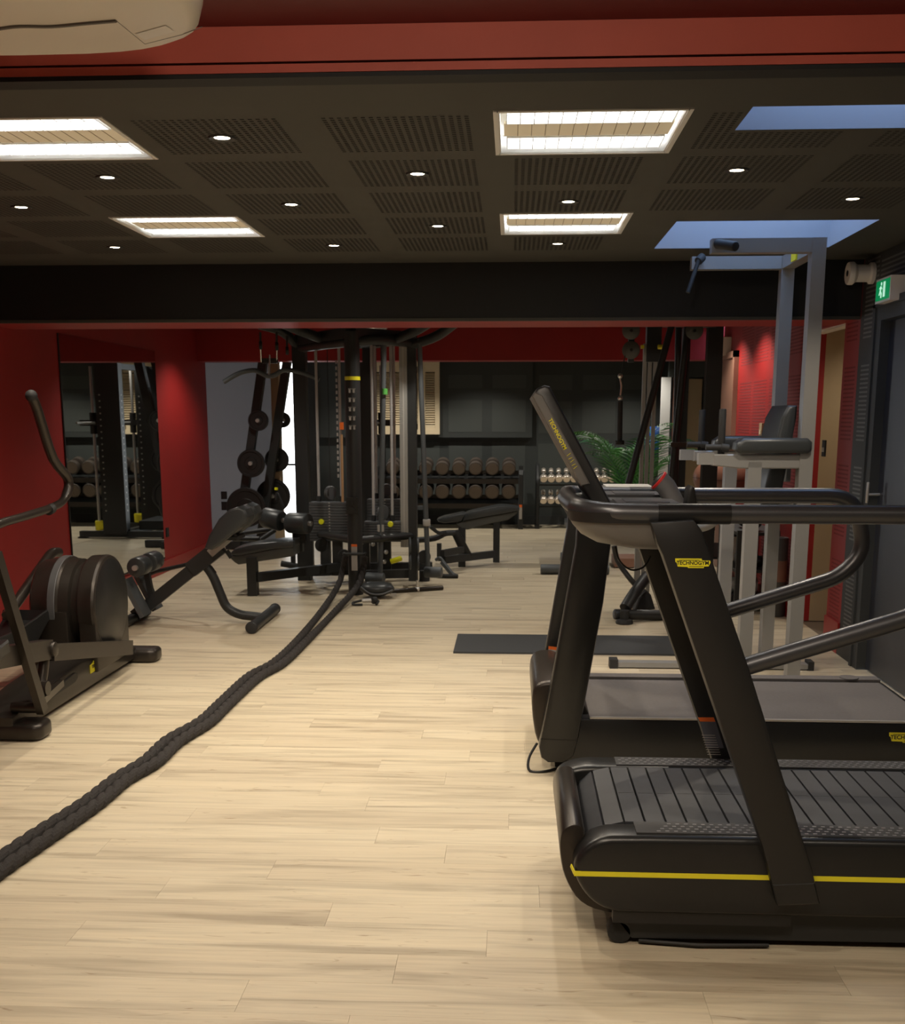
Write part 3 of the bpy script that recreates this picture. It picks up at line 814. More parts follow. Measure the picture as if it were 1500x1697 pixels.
# ================================================================== BATTLE ROPE
BR = thing('battle_rope', (-1.55, 6.2, 0), 'long black twisted battle rope lying doubled across the oak floor', 'rope')
path = [(-1.420, 10.159, 0.024), (-1.395, 9.334, 0.024), (-1.417, 8.514, 0.024), (-1.406, 7.356, 0.024), (-1.421, 6.632, 0.024), (-1.487, 6.238, 0.024), (-1.500, 5.624, 0.024), (-1.505, 5.266, 0.024), (-1.563, 4.927, 0.024), (-1.566, 4.610, 0.024), (-1.612, 4.358, 0.024), (-1.628, 4.061, 0.024), (-1.680, 3.678, 0.024), (-1.706, 3.447, 0.024), (-1.745, 3.047, 0.024), (-1.807, 2.609, 0.024)]
path[0] = (path[0][0], path[0][1], .30); path[1] = (path[1][0], path[1][1], .06)
def rope(pts, r):
    pts = [Vector(p) for p in pts]
    P = [pts[0]] + pts + [pts[-1]]; fine = []
    for i in range(1, len(P) - 2):
        n = max(4, int((P[i + 1] - P[i]).length / .009))
        for k in range(n):
            t = k / n; a, b, c, d = P[i - 1], P[i], P[i + 1], P[i + 2]
            fine.append(0.5 * ((2 * b) + (c - a) * t + (2 * a - 5 * b + 4 * c - d) * t * t + (3 * b - a - 3 * c + d) * t ** 3))
    mb = MB(); rings = []; s = 0; n = 14
    for i, p in enumerate(fine):
        q = fine[min(i + 1, len(fine) - 1)]; o = fine[max(i - 1, 0)]
        t = (q - o).normalized(); u = t.cross(Vector((0, 0, 1))).normalized(); v = u.cross(t)
        s += (p - o).length if i else 0
        rings.append([mb.bm.verts.new(p + (u * math.cos(a) + v * math.sin(a)) * r * (1 - .17 * (1 - abs(math.cos(1.5 * (a - s * 26)))) ** 2 * 1.6)) for a in [2 * PI * k / n for k in range(n)]])
    for a, b in zip(rings, rings[1:]):
        for k in range(n): mb.bm.faces.new((a[k], a[(k + 1) % n], b[(k + 1) % n], b[k]))
    mb.bm.faces.new(rings[0][::-1]); mb.bm.faces.new(rings[-1])
    return mb
for s in (-1, 1):
    off = []
    for i, p in enumerate(path):
        a = Vector(path[max(i - 1, 0)]); b = Vector(path[min(i + 1, len(path) - 1)])
        t = (b - a); t.z = 0; t.normalize(); u = Vector((-t.y, t.x, 0))
        w = .03 if i > 3 else (.028, .075, .055, .036)[i]
        q = Vector(p) + u * (s * (w + .003 * math.sin(i * 1.7)))
        if i == 0: q = Vector((-1.33 + .085 * s, 9.42, .34))
        if i == 1: q = Vector((-1.375 + .085 * s, 9.33, .12))
        off.append(q)
    rope(off, .0265).build('strand', 'rope', BR, ang=0).data.polygons.foreach_set('use_smooth', [True] * 0 or [])

# ================================================================== WHITE CEILING UNIT
CU = thing('ceiling_unit', (-1.05, 2.1, 2.56), 'white rounded appliance hanging from the red front ceiling at the top left', 'ceiling unit')
def sup(x0, x1, y0, y1, z, e=3.4, n=40):
    cx, cy, a, b = (x0 + x1) / 2, (y0 + y1) / 2, (x1 - x0) / 2, (y1 - y0) / 2
    return [(cx + a * math.copysign(abs(math.cos(t)) ** (2 / e), math.cos(t)), cy + b * math.copysign(abs(math.sin(t)) ** (2 / e), math.sin(t)), z) for t in [2 * PI * k / n for k in range(n)]]
MB().loft([sup(-1.46, -.62, 1.72, 2.50, 2.25), sup(-1.49, -.60, 1.70, 2.525, 2.262), sup(-1.50, -.59, 1.69, 2.535, 2.30), sup(-1.49, -.60, 1.70, 2.52, 2.40), sup(-1.46, -.64, 1.74, 2.47, 2.47)]).build('housing', 'white', CU, ang=60)
MB().tube([(-1.103, 2.368, 2.249), (-0.985, 2.323, 2.249), (-0.907, 2.325, 2.249), (-0.836, 2.312, 2.249), (-0.770, 2.301, 2.249)], .004, 6, smooth=5).build('status_bar', 'greyplastic', CU)
g = MB().tube([(-0.771, 2.303, 2.250), (-0.760, 2.442, 2.250), (-0.670, 2.391, 2.250), (-0.615, 2.348, 2.250)], .0008, 4).build('seam', 'greyplastic', CU)
lb = MB(); p = [(-0.758, 2.378, 2.249), (-0.683, 2.333, 2.249), (-0.676, 2.369, 2.249), (-0.751, 2.415, 2.249)]; lb.quad(*p); lb.build('rating_label', 'louvre', CU)
MB().bb((-1.2, 1.9, 2.46), (-.9, 2.3, 2.56)).build('ceiling_bracket', 'white', CU)

# ================================================================== CROSS TRAINER (left)
CT = thing('cross_trainer', (-2.5, 5.9, 0), 'bronze-black cross trainer with round flywheel housing, cut by the left edge', 'cross trainer')
def foot_bar(yv):
    MB().prism(rrect(-2.90, -2.20, yv - .085, yv + .085, .05, 5), 'Z', .003, .085, .024, 3).build('foot_bar', 'bronze', CT)
foot_bar(5.03); foot_bar(6.75)
# flywheel housing: a flat disc, a groove and a second drum, axis across the machine
prof = [(0, -.385), (.235, -.385), (.252, -.37), (.262, -.30), (.272, -.275), (.272, -.225), (.262, -.215), (.258, -.16), (.238, -.150), (.238, -.118), (.268, -.108), (.278, -.095), (.282, -.02), (.276, -.006), (.268, 0), (0, 0)]
HC = (-2.300, 6.25, .448)
MB().lathe(prof, HC, (1, 0, 0), 56).build('flywheel_housing', 'bronze', CT, ang=24)
MB().lathe([(0, .003), (.255, .003), (.262, -.001)], HC, (1, 0, 0), 56).build('side_disc', 'mach', CT)
MB().lathe([(.272, -.272), (.2755, -.268), (.2755, -.232), (.272, -.228)], HC, (1, 0, 0), 56).build('drum_ring', 'stackm', CT)
for x0, x1 in ((-2.40, -2.302), (-2.67, -2.46)):
    MB().prism([(5.99, .10), (5.978, .44), (6.522, .44), (6.51, .10)], 'X', x0, x1, .012, 2).build('housing_base', 'bronze', CT)
MB().prism([(4.95, .03), (4.95, .115), (5.40, .17), (5.82, .195), (6.45, .145), (6.70, .10), (6.70, .03)], 'X', -2.56, -2.33, .012, 2).build('main_frame', 'bronze', CT)
MB().prism([(5.40, .10), (5.40, .135), (5.70, .165), (5.74, .15), (5.74, .125), (5.70, .11)], 'X', -2.332, -2.322, .006, 1).build('guide_slot', 'ink', CT)
plq = MB().prism([(5.93, .105), (5.93, .152), (5.98, .158), (5.985, .166), (6.12, .166), (6.125, .130), (6.09, .125), (6.085, .112), (5.97, .105)], 'X', -2.331, -2.326).build('logo_plaque', 'yellow', CT)
text('TECHNOGYM', (-2.3255, 6.03, .137), (PI / 2, 0.0, PI / 2), .025, 'ink', plq, 'lettering', .0006)
MB().beam((-2.25, 5.24, .372), (-2.25, 6.36, .166), .040, .085, .010).build('pedal_arm', 'bronze', CT)
MB().beam((-2.27, 4.40, .50), (-2.27, 5.25, .385), .06, .095, .012).cyl((-2.30, 5.25, .385), (-2.225, 5.25, .385), .038, 14, bev=.006).build('front_link', 'bronze', CT)
MB().tube([(-2.27, 5.22, .37), (-2.28, 5.20, .27), (-2.28, 5.16, .21)], .026, 10).cyl((-2.32, 5.16, .21), (-2.24, 5.16, .21), .036, 12).build('crank_link', 'bronze', CT)
MB().beam((-2.70, 5.00, .33), (-2.70, 6.36, .20), .05, .08, .010).build('pedal_arm', 'bronze', CT)
MB().prism([(5.10, .30), (5.10, .36), (5.72, .30), (5.95, .40), (5.965, .455), (5.99, .45), (5.995, .40), (5.75, .275), (5.70, .265)], 'X', -2.82, -2.56, .008, 1).build('pedal', 'mach', CT)
MB().prism([(5.10, .36), (5.14, .42), (5.60, .42), (5.95, .46), (5.95, .40), (5.72, .30)], 'X', -2.565, -2.55, .004, 1).build('pedal_side', 'mach', CT)
MB().prism([(3.92, .50), (3.92, .54), (4.42, .53), (4.62, .56), (4.62, .50), (4.42, .47)], 'X', -2.42, -2.16, .008, 1).build('pedal', 'mach', CT)
MB().beam((-2.24, 5.02, .16), (-2.30, 5.46, .165), .028, .034, .005).build('connecting_rod', 'bronze', CT)
MB().cyl((-2.36, 5.02, .15), (-2.22, 5.02, .15), .026, 12).build('pivot_axle', 'bronze', CT)
LV = [(-2.300, 5.347, 1.599), (-2.300, 5.405, 1.534), (-2.300, 5.546, 1.304), (-2.300, 5.727, 1.184), (-2.300, 5.663, 1.092), (-2.300, 5.511, 1.060), (-2.300, 5.169, 1.042), (-2.300, 4.914, 1.031), (-2.300, 4.790, 0.998), (-2.300, 4.732, 0.832)]
for x, dy in ((-2.3, 0), (-2.86, -.25)):
    q = [(x, p[1] + dy, p[2]) for p in LV]
    hb = MB().tube(q, .021, 12, smooth=4, rf=lambda t: .025 if t < .42 else .020).build('swing_handle', 'bronze', CT)
    MB().sph((x, q[0][1], q[0][2] + .003), .029, 12).build('handle_end', 'rubber', hb)
    MB().cyl((x, q[5][1] - .02, q[5][2] - .006), (x, q[5][1] - .06, q[5][2] - .012), .026, 14).build('handle_collar', 'rubber', hb)
    MB().beam((x + .07, 4.70 + dy, .92), (x + .08, 5.03 + dy, .13), .035, .055, .014).build('swing_arm', 'bronze', CT)
MB().tube([(-2.58, 4.56, 1.12), (-2.58, 4.72, .9), (-2.5, 5.05, .10)], .045, 14, smooth=4).build('mast', 'bronze', CT)
MB().tube([(-2.74, 6.60, .70), (-2.74, 6.50, .71), (-2.74, 5.85, .44)], .030, 12, fillet=.05).build('rear_strut', 'bronze', CT)
MB().cyl((-2.84, 4.46, 1.42), (-2.32, 4.46, 1.42), .012, 8).bb((-2.78, 4.36, 1.20), (-2.38, 4.42, 1.46), .02, 2).build('display', 'shell', CT)

# ================================================================== ROMAN BENCH (back extension)
RB = thing('back_extension_bench', (-2.25, 8.07, 0), 'black angled back extension bench with ankle rollers by the red left wall', 'bench')
MB().beam((-2.80, 8.07, .05), (-2.18, 8.07, .53), .06, .09, .008).build('main_beam', 'frame', RB)
MB().beam((-2.36, 8.07, .40), (-2.13, 8.07, .575), .085, .115, .008).build('sleeve', 'frame', RB)
MB().beam((-2.20, 8.03, .525), (-2.02, 8.03, .675), .05, .06, .006).build('slide_post', 'steel', RB, label='bare metal slide post')
for x, z in ((-2.09, .54), (-2.22, .42)): MB().cyl((x, 8.07, z), (x + .035, 8.07, z - .05), .018, 10).build('adjust_knob', 'rubber', RB)
MB().tube([(-2.27, 8.07, .455), (-2.20, 8.07, .36), (-2.11, 8.07, .115), (-2.02, 8.07, .065), (-1.84, 8.07, .045)], .034, 12, fillet=.10).build('front_leg', 'frame', RB)
fb = MB().cyl((-1.83, 7.68, .042), (-1.83, 8.46, .042), .040, 18).build('front_foot', 'frame', RB)
for a, b in ((7.655, 7.70), (8.44, 8.485)): MB().cyl((-1.83, a, .043), (-1.83, b, .043), .043, 18, bev=.008).build('foot_cap', 'rubber', fb)
MB().cyl((-2.80, 7.80, .04), (-2.80, 8.34, .04), .038, 16).build('rear_foot', 'frame', RB)
HP = [(-2.191, 0.584), (-2.156, 0.670), (-2.077, 0.795), (-2.001, 0.859), (-1.936, 0.881), (-1.889, 0.860), (-1.865, 0.809), (-1.880, 0.762), (-1.933, 0.723), (-2.031, 0.650), (-2.139, 0.571)]
for y0 in (7.83, 8.11):
    hp = MB().prism(HP, 'Y', y0, y0 + .21, .018, 3).build('hip_pad', 'vinyl', RB)
    MB().prism([(p[0] * 1.0, p[1]) for p in [(-1.984, 0.855), (-1.936, 0.875), (-1.893, 0.856), (-1.873, 0.809), (-1.888, 0.766), (-1.924, 0.740)]], 'Y', y0 + .02, y0 + .19, .004, 1).build('pad_end', 'pad', hp)
    MB().cyl((-2.70, y0 + .02, .44), (-2.70, y0 + .20, .44), .072, 20, bev=.016).build('ankle_roller', 'vinyl', RB)
    MB().box((-2.74, y0 + .11, .21), (.035, .17, .30), (0, -.45, 0), .008, 1).build('foot_plate', 'pad', RB)
MB().cyl((-2.70, 7.82, .44), (-2.70, 8.33, .44), .02, 10).build('roller_axle', 'steel', RB)
MB().beam((-2.70, 8.07, .42), (-2.66, 8.07, .15), .04, .04).build('roller_post', 'frame', RB)
MB().bb((-2.10, 7.95, .63), (-1.98, 8.20, .655), .005, 1).build('pad_bracket', 'frame', RB)
MB().tube([(-2.28, 8.12, .50), (-2.36, 8.28, .43), (-2.75, 8.46, .33), (-2.80, 8.47, .31)], .016, 8, fillet=.05).build('side_handle', 'frame', RB)

# ================================================================== SMITH MACHINE WITH PLATE BARS (rear left)
SM = thing('smith_machine', (-1.9, 14.4, 0), 'black guided barbell machine behind the cable machine, seen best in the wall mirror', 'weight machine')
for x, yv in ((-1.83, 13.90), (-1.96, 15.0)):
    MB().bb((x - .15, yv - .07, .05), (x + .15, yv + .07, 2.16), .02, 2).build('upright', 'frame', SM)
    gx = x + .22
    MB().cyl((gx, yv, .12), (gx, yv, 2.12), .018, 10).build('guide_rod', 'steel', SM)
    MB().cyl((gx, yv, .10), (gx, yv, .22), .055, 14, bev=.01).bb((gx - .12, yv - .05, .12), (gx + .02, yv + .05, .20), .01, 1).build('bumper', 'yellow', SM)
    MB().cyl((gx, yv, 1.30), (gx, yv, 1.56), .042, 12).bb((gx - .10, yv - .04, 1.40), (gx + .16, yv + .04, 1.47), .012, 1).build('bar_carriage', 'ink', SM)
    d = MB()
    for k in range(20): d.box((x + .151, yv, .35 + k * .075), (.004, .018, .018)); d.box((x - .151, yv, .35 + k * .075), (.004, .018, .018)); d.box((x + .10, yv - .071, .35 + k * .075), (.018, .004, .018))
    o = d.build('adjust_holes', 'steel', SM, ang=0); o['kind'] = 'stuff'
    MB().bb((-2.50, yv - .05, .015), (-1.36, yv + .05, .09), .012, 1).build('base_rail', 'frame', SM)
    MB().bb((-2.52, yv - .06, .0), (-2.42, yv + .06, .02)).bb((-1.44, yv - .06, .0), (-1.34, yv + .06, .02)).build('foot_pad', 'rubber', SM)
MB().cyl((-1.61, 13.35, 1.435), (-1.74, 15.5, 1.435), .014, 10).build('barbell', 'steel', SM)
MB().beam((-1.83, 13.9, 2.13), (-1.96, 15.0, 2.13), .10, .07, .01).build('top_beam', 'frame', SM)
MB().beam((-1.95, 13.9, .07), (-2.06, 15.0, .07), .10, .08, .01).build('base_beam', 'frame', SM)
MB().bb((-2.45, 14.1, .09), (-2.05, 14.85, .20), .02, 1).build('platform', 'frame', SM)
WR = thing('plate_tree', (-2.7, 12.85, 0), 'black plate tree with two leaning bars in front of the frosted grey partition', 'weight rack')
BARS = [((-2.803, 12.750, 2.110), (-3.131, 12.750, 0.298)), ((-2.560, 12.900, 2.117), (-2.897, 12.900, 0.285))]
for a, b in BARS:
    a, b = Vector(a), Vector(b); b = b + (b - a) * (b.z - .02) / max(.01, (a.z - b.z)) ; a = a + (a - b).normalized() * .12
    MB().beam(a, b, .105, .09, .012, up=(1, 0, 0)).build('plate_bar', 'frame', WR)
    MB().box((b.x + .15, b.y + .02, .045), (.55, .09, .08), None, .01, 1).build('base_foot', 'frame', WR)
def weight_plate(c, r, label):
    t = thing('weight_plate', c, label, 'weight plate', 'iron plates on the leaning bars')
    MB().lathe([(.026, -.018), (r * .42, -.018), (r * .46, -.010), (r * .80, -.010), (r * .84, -.020), (r * .97, -.020), (r, -.014), (r, .016), (.026, .016)], c, (0, 1, 0), 36).build('disc', 'iron', t)
    MB().lathe([(0, -.05), (.02, -.05), (.024, -.045), (.024, -.02)], c, (0, 1, 0), 14).build('hub', 'steel', t)
for px, lab in ((((-2.850, 12.620, 1.467)), (.114, 'top small')), (((-2.949, 12.620, 0.992)), (.157, 'middle')), (((-3.023, 12.620, 0.496)), (.225, 'bottom large'))):
    weight_plate(px, lab[0], lab[1] + ' black weight plate on the left leaning bar')
    MB().cyl((px[0], 12.60, px[2]), (px[0], 12.76, px[2]), .022, 12).build('plate_peg', 'steel', WR)
for px, lab in ((((-2.652, 13.020, 1.473)), (.088, 'top small')), (((-2.736, 13.020, 1.018)), (.14, 'middle')), (((-2.792, 13.020, 0.599)), (.20, 'bottom large'))):
    weight_plate(px, lab[0], lab[1] + ' black weight plate behind the right leaning bar')
    MB().cyl((px[0], 12.93, px[2]), (px[0], 13.06, px[2]), .022, 12).build('plate_peg', 'steel', WR)
# outlet on the left wall
oc = thing('wall_socket', (-3.412, 10.919, 0.383), 'black socket plate on the red wall right of the mirror', 'socket')
v = Vector((-3.412, 10.919, 0.383)); MB().bb((XL, v.y - .04, v.z - .045), (XL + .01, v.y + .04, v.z + .045), .004, 1).build('plate', 'ink', oc)
MB().cyl((XL + .01, v.y, v.z), (XL + .012, v.y, v.z), .02, 14).build('socket_face', 'frame', oc)

# ================================================================== MULTI-STATION CABLE MACHINE
MS = thing('multi_station', (-1.4, 10.0, 0), 'black multi-station cable machine with weight stacks in the middle of the room', 'weight machine')
MB().cyl((-1.34, 9.5, 0), (-1.34, 9.5, 2.20), .064, 20).build('front_post', 'frame', MS)
fp = MB().cyl((-1.34, 9.5, 1.805), (-1.34, 9.5, 1.835), .0655, 20).build('yellow_ring', 'yellow', MS)
ic = MB()
rnd = random.Random(3)
for k in range(5):
    z = 1.72 - k * .075
    for dx in (-.024, .010):
        ic.bb((-1.34 + dx, 9.4345, z - .018), (-1.34 + dx + .016, 9.437, z + .018)); ic.bb((-1.34 + dx - .004, 9.4345, z + .010), (-1.34 + dx + .022, 9.437, z + .016))
ic.build('exercise_icons', 'label', MS)
MB().bb((-1.40, 9.415, .70), (-1.30, 9.45, .84), .006, 1).cyl((-1.35, 9.40, .79), (-1.35, 9.43, .79), .02, 10).cyl((-1.35, 9.40, .73), (-1.35, 9.43, .73), .03, 10).build('pulley_bracket', 'shell', MS)
lb = MB().bb((-1.365, 9.432, .215), (-1.315, 9.437, .42)).build('warning_label', 'label', MS)
MB().bb((-1.365, 9.431, .42), (-1.315, 9.437, .44)).build('label_header', 'orange', lb)
MB().tube([(-1.43, 9.46, .36), (-1.43, 9.41, .36), (-1.25, 9.41, .36), (-1.25, 9.46, .36)], .012, 8, fillet=.04).build('rope_anchor', 'frame', MS)
PL = (-1.938, 10.350, 1.128)
MB().bb((PL[0] - .06, 10.29, 0), (PL[0] + .06, 10.41, 2.2), .012, 1).build('left_post', 'frame', MS)
PR = (-0.890, 10.000, 1.143)
MB().bb((PR[0] - .035, 9.97, .05), (PR[0] + .04, 10.09, 2.19), .012, 1).build('right_post', 'frame', MS)
PS = (-0.956, 9.960, 1.144)
g = MB().bb((PS[0] - .036, 9.94, .36), (PS[0] + .032, 9.985, 2.17), .006, 1).build('guide_column', 'silver', MS)
MB().bb((PS[0] - .008, 9.936, .36), (PS[0] + .004, 9.942, 2.17)).build('column_groove', 'label', g)
MB().bb((-1.42, 10.75, 0), (-1.30, 10.87, 2.2), .012, 1).build('rear_post', 'frame', MS)
# top frame
top = 2.185
for a, b in (((-1.34, 9.5), (PL[0], 10.35)), ((-1.34, 9.5), (PR[0], 10.03)), ((PL[0], 10.35), (-1.36, 10.8)), ((PR[0], 10.03), (-1.36, 10.8)), ((-1.34, 9.5), (-1.36, 10.8))):
    MB().beam((a[0], a[1], top), (b[0], b[1], top), .11, .09, .02).build('top_beam', 'frame', MS)
for pts in ([(PL[0], 10.35, 2.12), (-2.049, 10.200, 2.259), (-2.242, 10.100, 2.304)], [(-1.648, 9.900, 2.165), (-1.809, 9.700, 2.222), (-2.002, 9.600, 2.303)], [(PR[0], 10.0, 2.12), (-0.655, 9.900, 2.182), (-0.489, 9.800, 2.293)], [(-1.009, 9.800, 2.156), (-0.811, 9.600, 2.210), (-0.693, 9.500, 2.270)], [(-1.330, 9.500, 2.118), (-1.141, 9.600, 2.143), (PR[0], 10.0, 2.14)], [(-1.330, 9.500, 2.118), (-1.580, 9.800, 2.118), (PL[0], 10.35, 2.12)]):
    MB().tube(pts, .042, 12, fillet=.12).build('top_arm', 'frame', MS)
# poles in front of the right stack
for a, b in (((-1.096, 9.750, 2.223), (-1.160, 9.750, 0.031)), ((-0.815, 9.950, 2.166), (-0.750, 9.950, 0.191))):
    MB().cyl(a, b, .0225, 12).build('pole', 'pad', MS)
for c in ((-1.095, 9.730, 1.713),): MB().cyl((c[0], c[1], c[2] - .02), (c[0], c[1], c[2] + .03), .024, 12).build('green_tape', 'leaf', MS)
for c in ((-0.759, 9.950, 0.581),): MB().cyl((c[0], c[1], c[2] - .03), (c[0], c[1], c[2] + .03), .034, 14, bev=.006).build('pole_collar', 'label', MS)
for c in ((-1.160, 9.720, 0.553), (-1.123, 9.720, 0.553)): MB().bb((c[0] - .010, c[1] - .03, c[2] - .03), (c[0] + .010, c[1] - .02, c[2] + .03)).build('scale_label', 'label', MS)
# weight stacks
def stack(x0, x1, y0, y1, z0, z1, n, pin):
    h = (z1 - z0) / n
    me = MB().bb((0, 0, 0), (x1 - x0, y1 - y0, h - .004), .002, 1).mesh('stack_plate', 'stackm')
    for k in range(n):
        o = bpy.data.objects.new('stack_plate', me); C.objects.link(o); o.parent = MS
        o.location = Vector((x0, y0, z0 + k * h)) - MS.location
    xm = (x0 + x1) / 2
    d = MB()
    for k in range(n): d.bb((xm - .006, y0 - .002, z0 + k * h + .012), (xm + .006, y0, z0 + k * h + .022))
    o = d.build('pin_holes', 'label', MS, ang=0)
    MB().cyl((pin[0], y0 - .05, pin[1]), (pin[0], y0 - .002, pin[1]), .012, 10).lathe([(0, -.06), (.022, -.06), (.026, -.045), (.012, -.03)], (pin[0], y0, pin[1]), (0, 1, 0), 14).build('selector_pin', 'lime', MS)
    for x in (x0 + .08, x1 - .08):
        MB().cyl((x, (y0 + y1) / 2, z1), (x, (y0 + y1) / 2, 2.14), .0125, 10).build('guide_rod', 'rodm', MS)
        MB().cyl((x, (y0 + y1) / 2, z1), (x, (y0 + y1) / 2, z1 + .05), .022, 12).build('rod_bumper', 'rubber', MS)
    MB().lathe([(0, -.018), (.06, -.018), (.066, -.012), (.055, 0), (.066, .012), (.06, .018), (0, .018)], (xm, (y0 + y1) / 2, z1 + .075), (.8, -.6, 0), 22).build('pulley', 'stackm', MS)
    MB().cyl((xm, (y0 + y1) / 2, z1 + .10), (xm, (y0 + y1) / 2, 2.12), .004, 6).build('cable', 'ink', MS)
SA, SB = (-1.832, 10.050, 0.752), (-1.465, 10.050, 0.399)
stack(SA[0], SB[0], 10.05, 10.20, SB[2], SA[2], 14, ((-1.715, 10.050, 0.578)[0], (-1.715, 10.050, 0.578)[2]))
SA, SB = (-1.316, 9.900, 0.593), (-0.988, 9.900, 0.412)
stack(SA[0], SB[0], 9.90, 10.04, SB[2], SA[2], 8, ((-1.073, 9.900, 0.573)[0], (-1.073, 9.900, 0.573)[2]))
SA, SB = (-1.344, 10.350, 0.759), (-1.010, 10.350, 0.436)
stack(SA[0], SB[0], 10.35, 10.50, SB[2], SA[2], 12, ((-1.166, 10.350, 0.632)[0], (-1.166, 10.350, 0.632)[2]))
MB().tube([(-1.501, 9.900, 1.354), (-1.502, 9.900, 0.764)], .012, 6).build('cable_strap', 'copper', MS)
MB().bb((-1.514, 9.890, 1.459), (-1.484, 9.930, 1.396)).build('strap_tag', 'orange', MS)
ch = MB()
for k in range(20):
    c = Vector((-1.552, 10.000, 1.977)); ch.box((c.x, c.y, c.z - k * .052), (.014, .012, .03))
o = ch.build('adjustment_chain', 'steel', MS); o['kind'] = 'stuff'
# lower frame
MB().tube([(PL[0] + .02, 10.30, .46), (-1.34, 9.55, .46)], .034, 12).build('lower_beam', 'frame', MS)
MB().tube([(-1.34, 9.55, .46), (PR[0], 10.0, .46)], .034, 12).build('lower_beam', 'frame', MS)
for a, b in (((-2.179, 9.356, 0.160), (-1.451, 10.233, 0.160)), ((-1.459, 10.289, 0.130), (-0.745, 10.413, 0.130)), ((-1.357, 9.947, 0.110), (-0.863, 10.053, 0.110)), ((-1.906, 10.152, 0.100), (-1.461, 10.301, 0.100))):
    MB().beam(a, b, .07, .075, .01).build('base_beam', 'frame', MS)
for c in ((-1.197, 9.882, 0.000), (-0.810, 10.279, 0.000), (-1.930, 10.298, 0.000)):
    MB().cyl((c[0], c[1] + .05, 0), (c[0], c[1] + .05, .10), .05, 14).build('foot', 'rubber', MS)
for px in ((-1.169, 9.655, 0.120), (-0.688, 10.070, 0.120)): MB().cyl((px[0] - .10, px[1], .12), (px[0] + .06, px[1] - .03, .12), .05, 16, bev=.01).build('frame_end', 'pad', MS)
for c in ((-1.697, 10.100, 0.265), (-1.586, 10.100, 0.265), (-1.142, 10.100, 0.279), (-1.349, 10.200, 0.283), (-1.872, 10.200, 0.223)):
    MB().bb((c[0] - .045, c[1] - .03, .08), (c[0] + .045, c[1] + .03, .46), .008, 1).build('lower_upright', 'frame', MS)
for c in ((-0.866, 9.850, 0.381), (-0.866, 9.850, 0.246)):
    for dx in (-.035, .035): MB().lathe([(0, -.008), (.075, -.008), (.08, 0), (.075, .008), (0, .008)], (c[0] + dx, c[1], c[2]), (1, .15, 0), 24).build('pulley', 'pad', MS)
for c in ((-0.783, 9.950, 0.272), (-1.500, 9.900, 0.279), (-1.717, 10.000, 0.370)): MB().lathe([(0, -.012), (.06, -.012), (.064, 0), (.06, .012), (0, .012)], c, (.5, -1, 0), 22).build('low_pulley', 'rubber', MS)
MB().cyl((-1.071, 9.800, 0.246), (-0.969, 9.800, 0.279), .024, 14, bev=.01).build('lever_grip', 'lime', MS)
for c in ((-1.114, 9.850, 0.326), (-1.131, 9.850, 0.239), (-1.231, 9.850, 0.395), (-1.308, 9.700, 0.427)): MB().sph(c, .02, 10).build('bolt', 'steel', MS)
# lat-pull seat with thigh rollers on the left
MB().prism([(-2.413, 0.350), (-2.353, 0.407), (-2.191, 0.444), (-2.009, 0.465), (-1.849, 0.471), (-1.850, 0.415), (-2.037, 0.398), (-2.325, 0.340)], 'Y', 9.36, 9.72, .015, 2).build('seat_pad', 'vinyl', MS)
MB().prism([(-2.421, 0.343), (-2.322, 0.344), (-2.039, 0.397), (-1.852, 0.419), (-1.854, 0.342), (-2.094, 0.304), (-2.330, 0.266), (-2.365, 0.287)], 'Y', 9.37, 9.70, .012, 2).build('seat_shell', 'vinylgrey', MS)
c = (-2.213, 9.344, 0.000)
MB().bb((c[0] - .04, 9.34, 0), (c[0] + .04, 9.44, .33), .006, 1).build('seat_leg', 'frame', MS)
rp = MB().bb((-1.922, 9.720, 0.336), (-1.840, 9.800, 0.579), .008, 1).build('roller_post', 'frame', MS)
for a, b in (((-2.166, 9.700, 0.645), (-1.990, 9.620, 0.616)), ((-1.934, 9.600, 0.607), (-1.740, 9.520, 0.605))):
    MB().cyl(a, b, .090, 24, bev=.02).build('thigh_roller', 'vinyl', MS)
MB().cyl((-2.177, 9.700, 0.639), (-1.717, 9.510, 0.606), .022, 12).build('roller_axle', 'steel', MS)
MB().bb((-1.922, 9.700, 0.418), (-1.807, 9.760, 0.529), .01, 1).build('adjust_bracket', 'shell', MS)
MB().cyl((-2.035, 9.600, 0.418), (-1.955, 9.600, 0.429), .018, 10, bev=.006).build('pin_knob', 'yellow', MS)
for a, b in (((-2.448, 10.000, 0.470), (-2.137, 10.000, 0.515)), ((-2.502, 9.900, 0.431), (-2.261, 9.900, 0.432)), ((-2.261, 9.950, 0.421), (-2.137, 10.000, 0.504))): MB().cyl(a, b, .022, 10).build('row_handle', 'frame', MS)
MB().cyl((-2.217, 10.600, 0.119), (-2.018, 10.600, 0.085), .03, 12).bb((-2.123, 10.600, 0.119), (-2.085, 10.660, 0.206)).build('foot_roller', 'rubber', MS)
MB().tube([(-2.160, 10.200, 0.761), (-2.152, 10.200, 0.833), (-2.116, 10.200, 0.750), (-2.095, 10.200, 0.684)], .012, 8, fillet=.03).build('pull_lever', 'frame', MS)
MB().cyl((-2.158, 10.200, 0.849), (-2.157, 10.200, 0.871), .016, 10).build('lever_tip', 'lime', MS)
# pulleys over the lat seat
for c in ((-2.237, 10.100, 2.129), (-2.092, 10.100, 2.118), (-2.021, 10.200, 2.087)):
    MB().lathe([(0, -.014), (.034, -.014), (.038, 0), (.034, .014), (0, .014)], c, (1, .2, 0), 20).build('pulley', 'rubber', MS)
    MB().cyl((c[0], c[1], c[2] + .03), (c[0], c[1], 2.24), .010, 8).build('pulley_hanger', 'frame', MS)

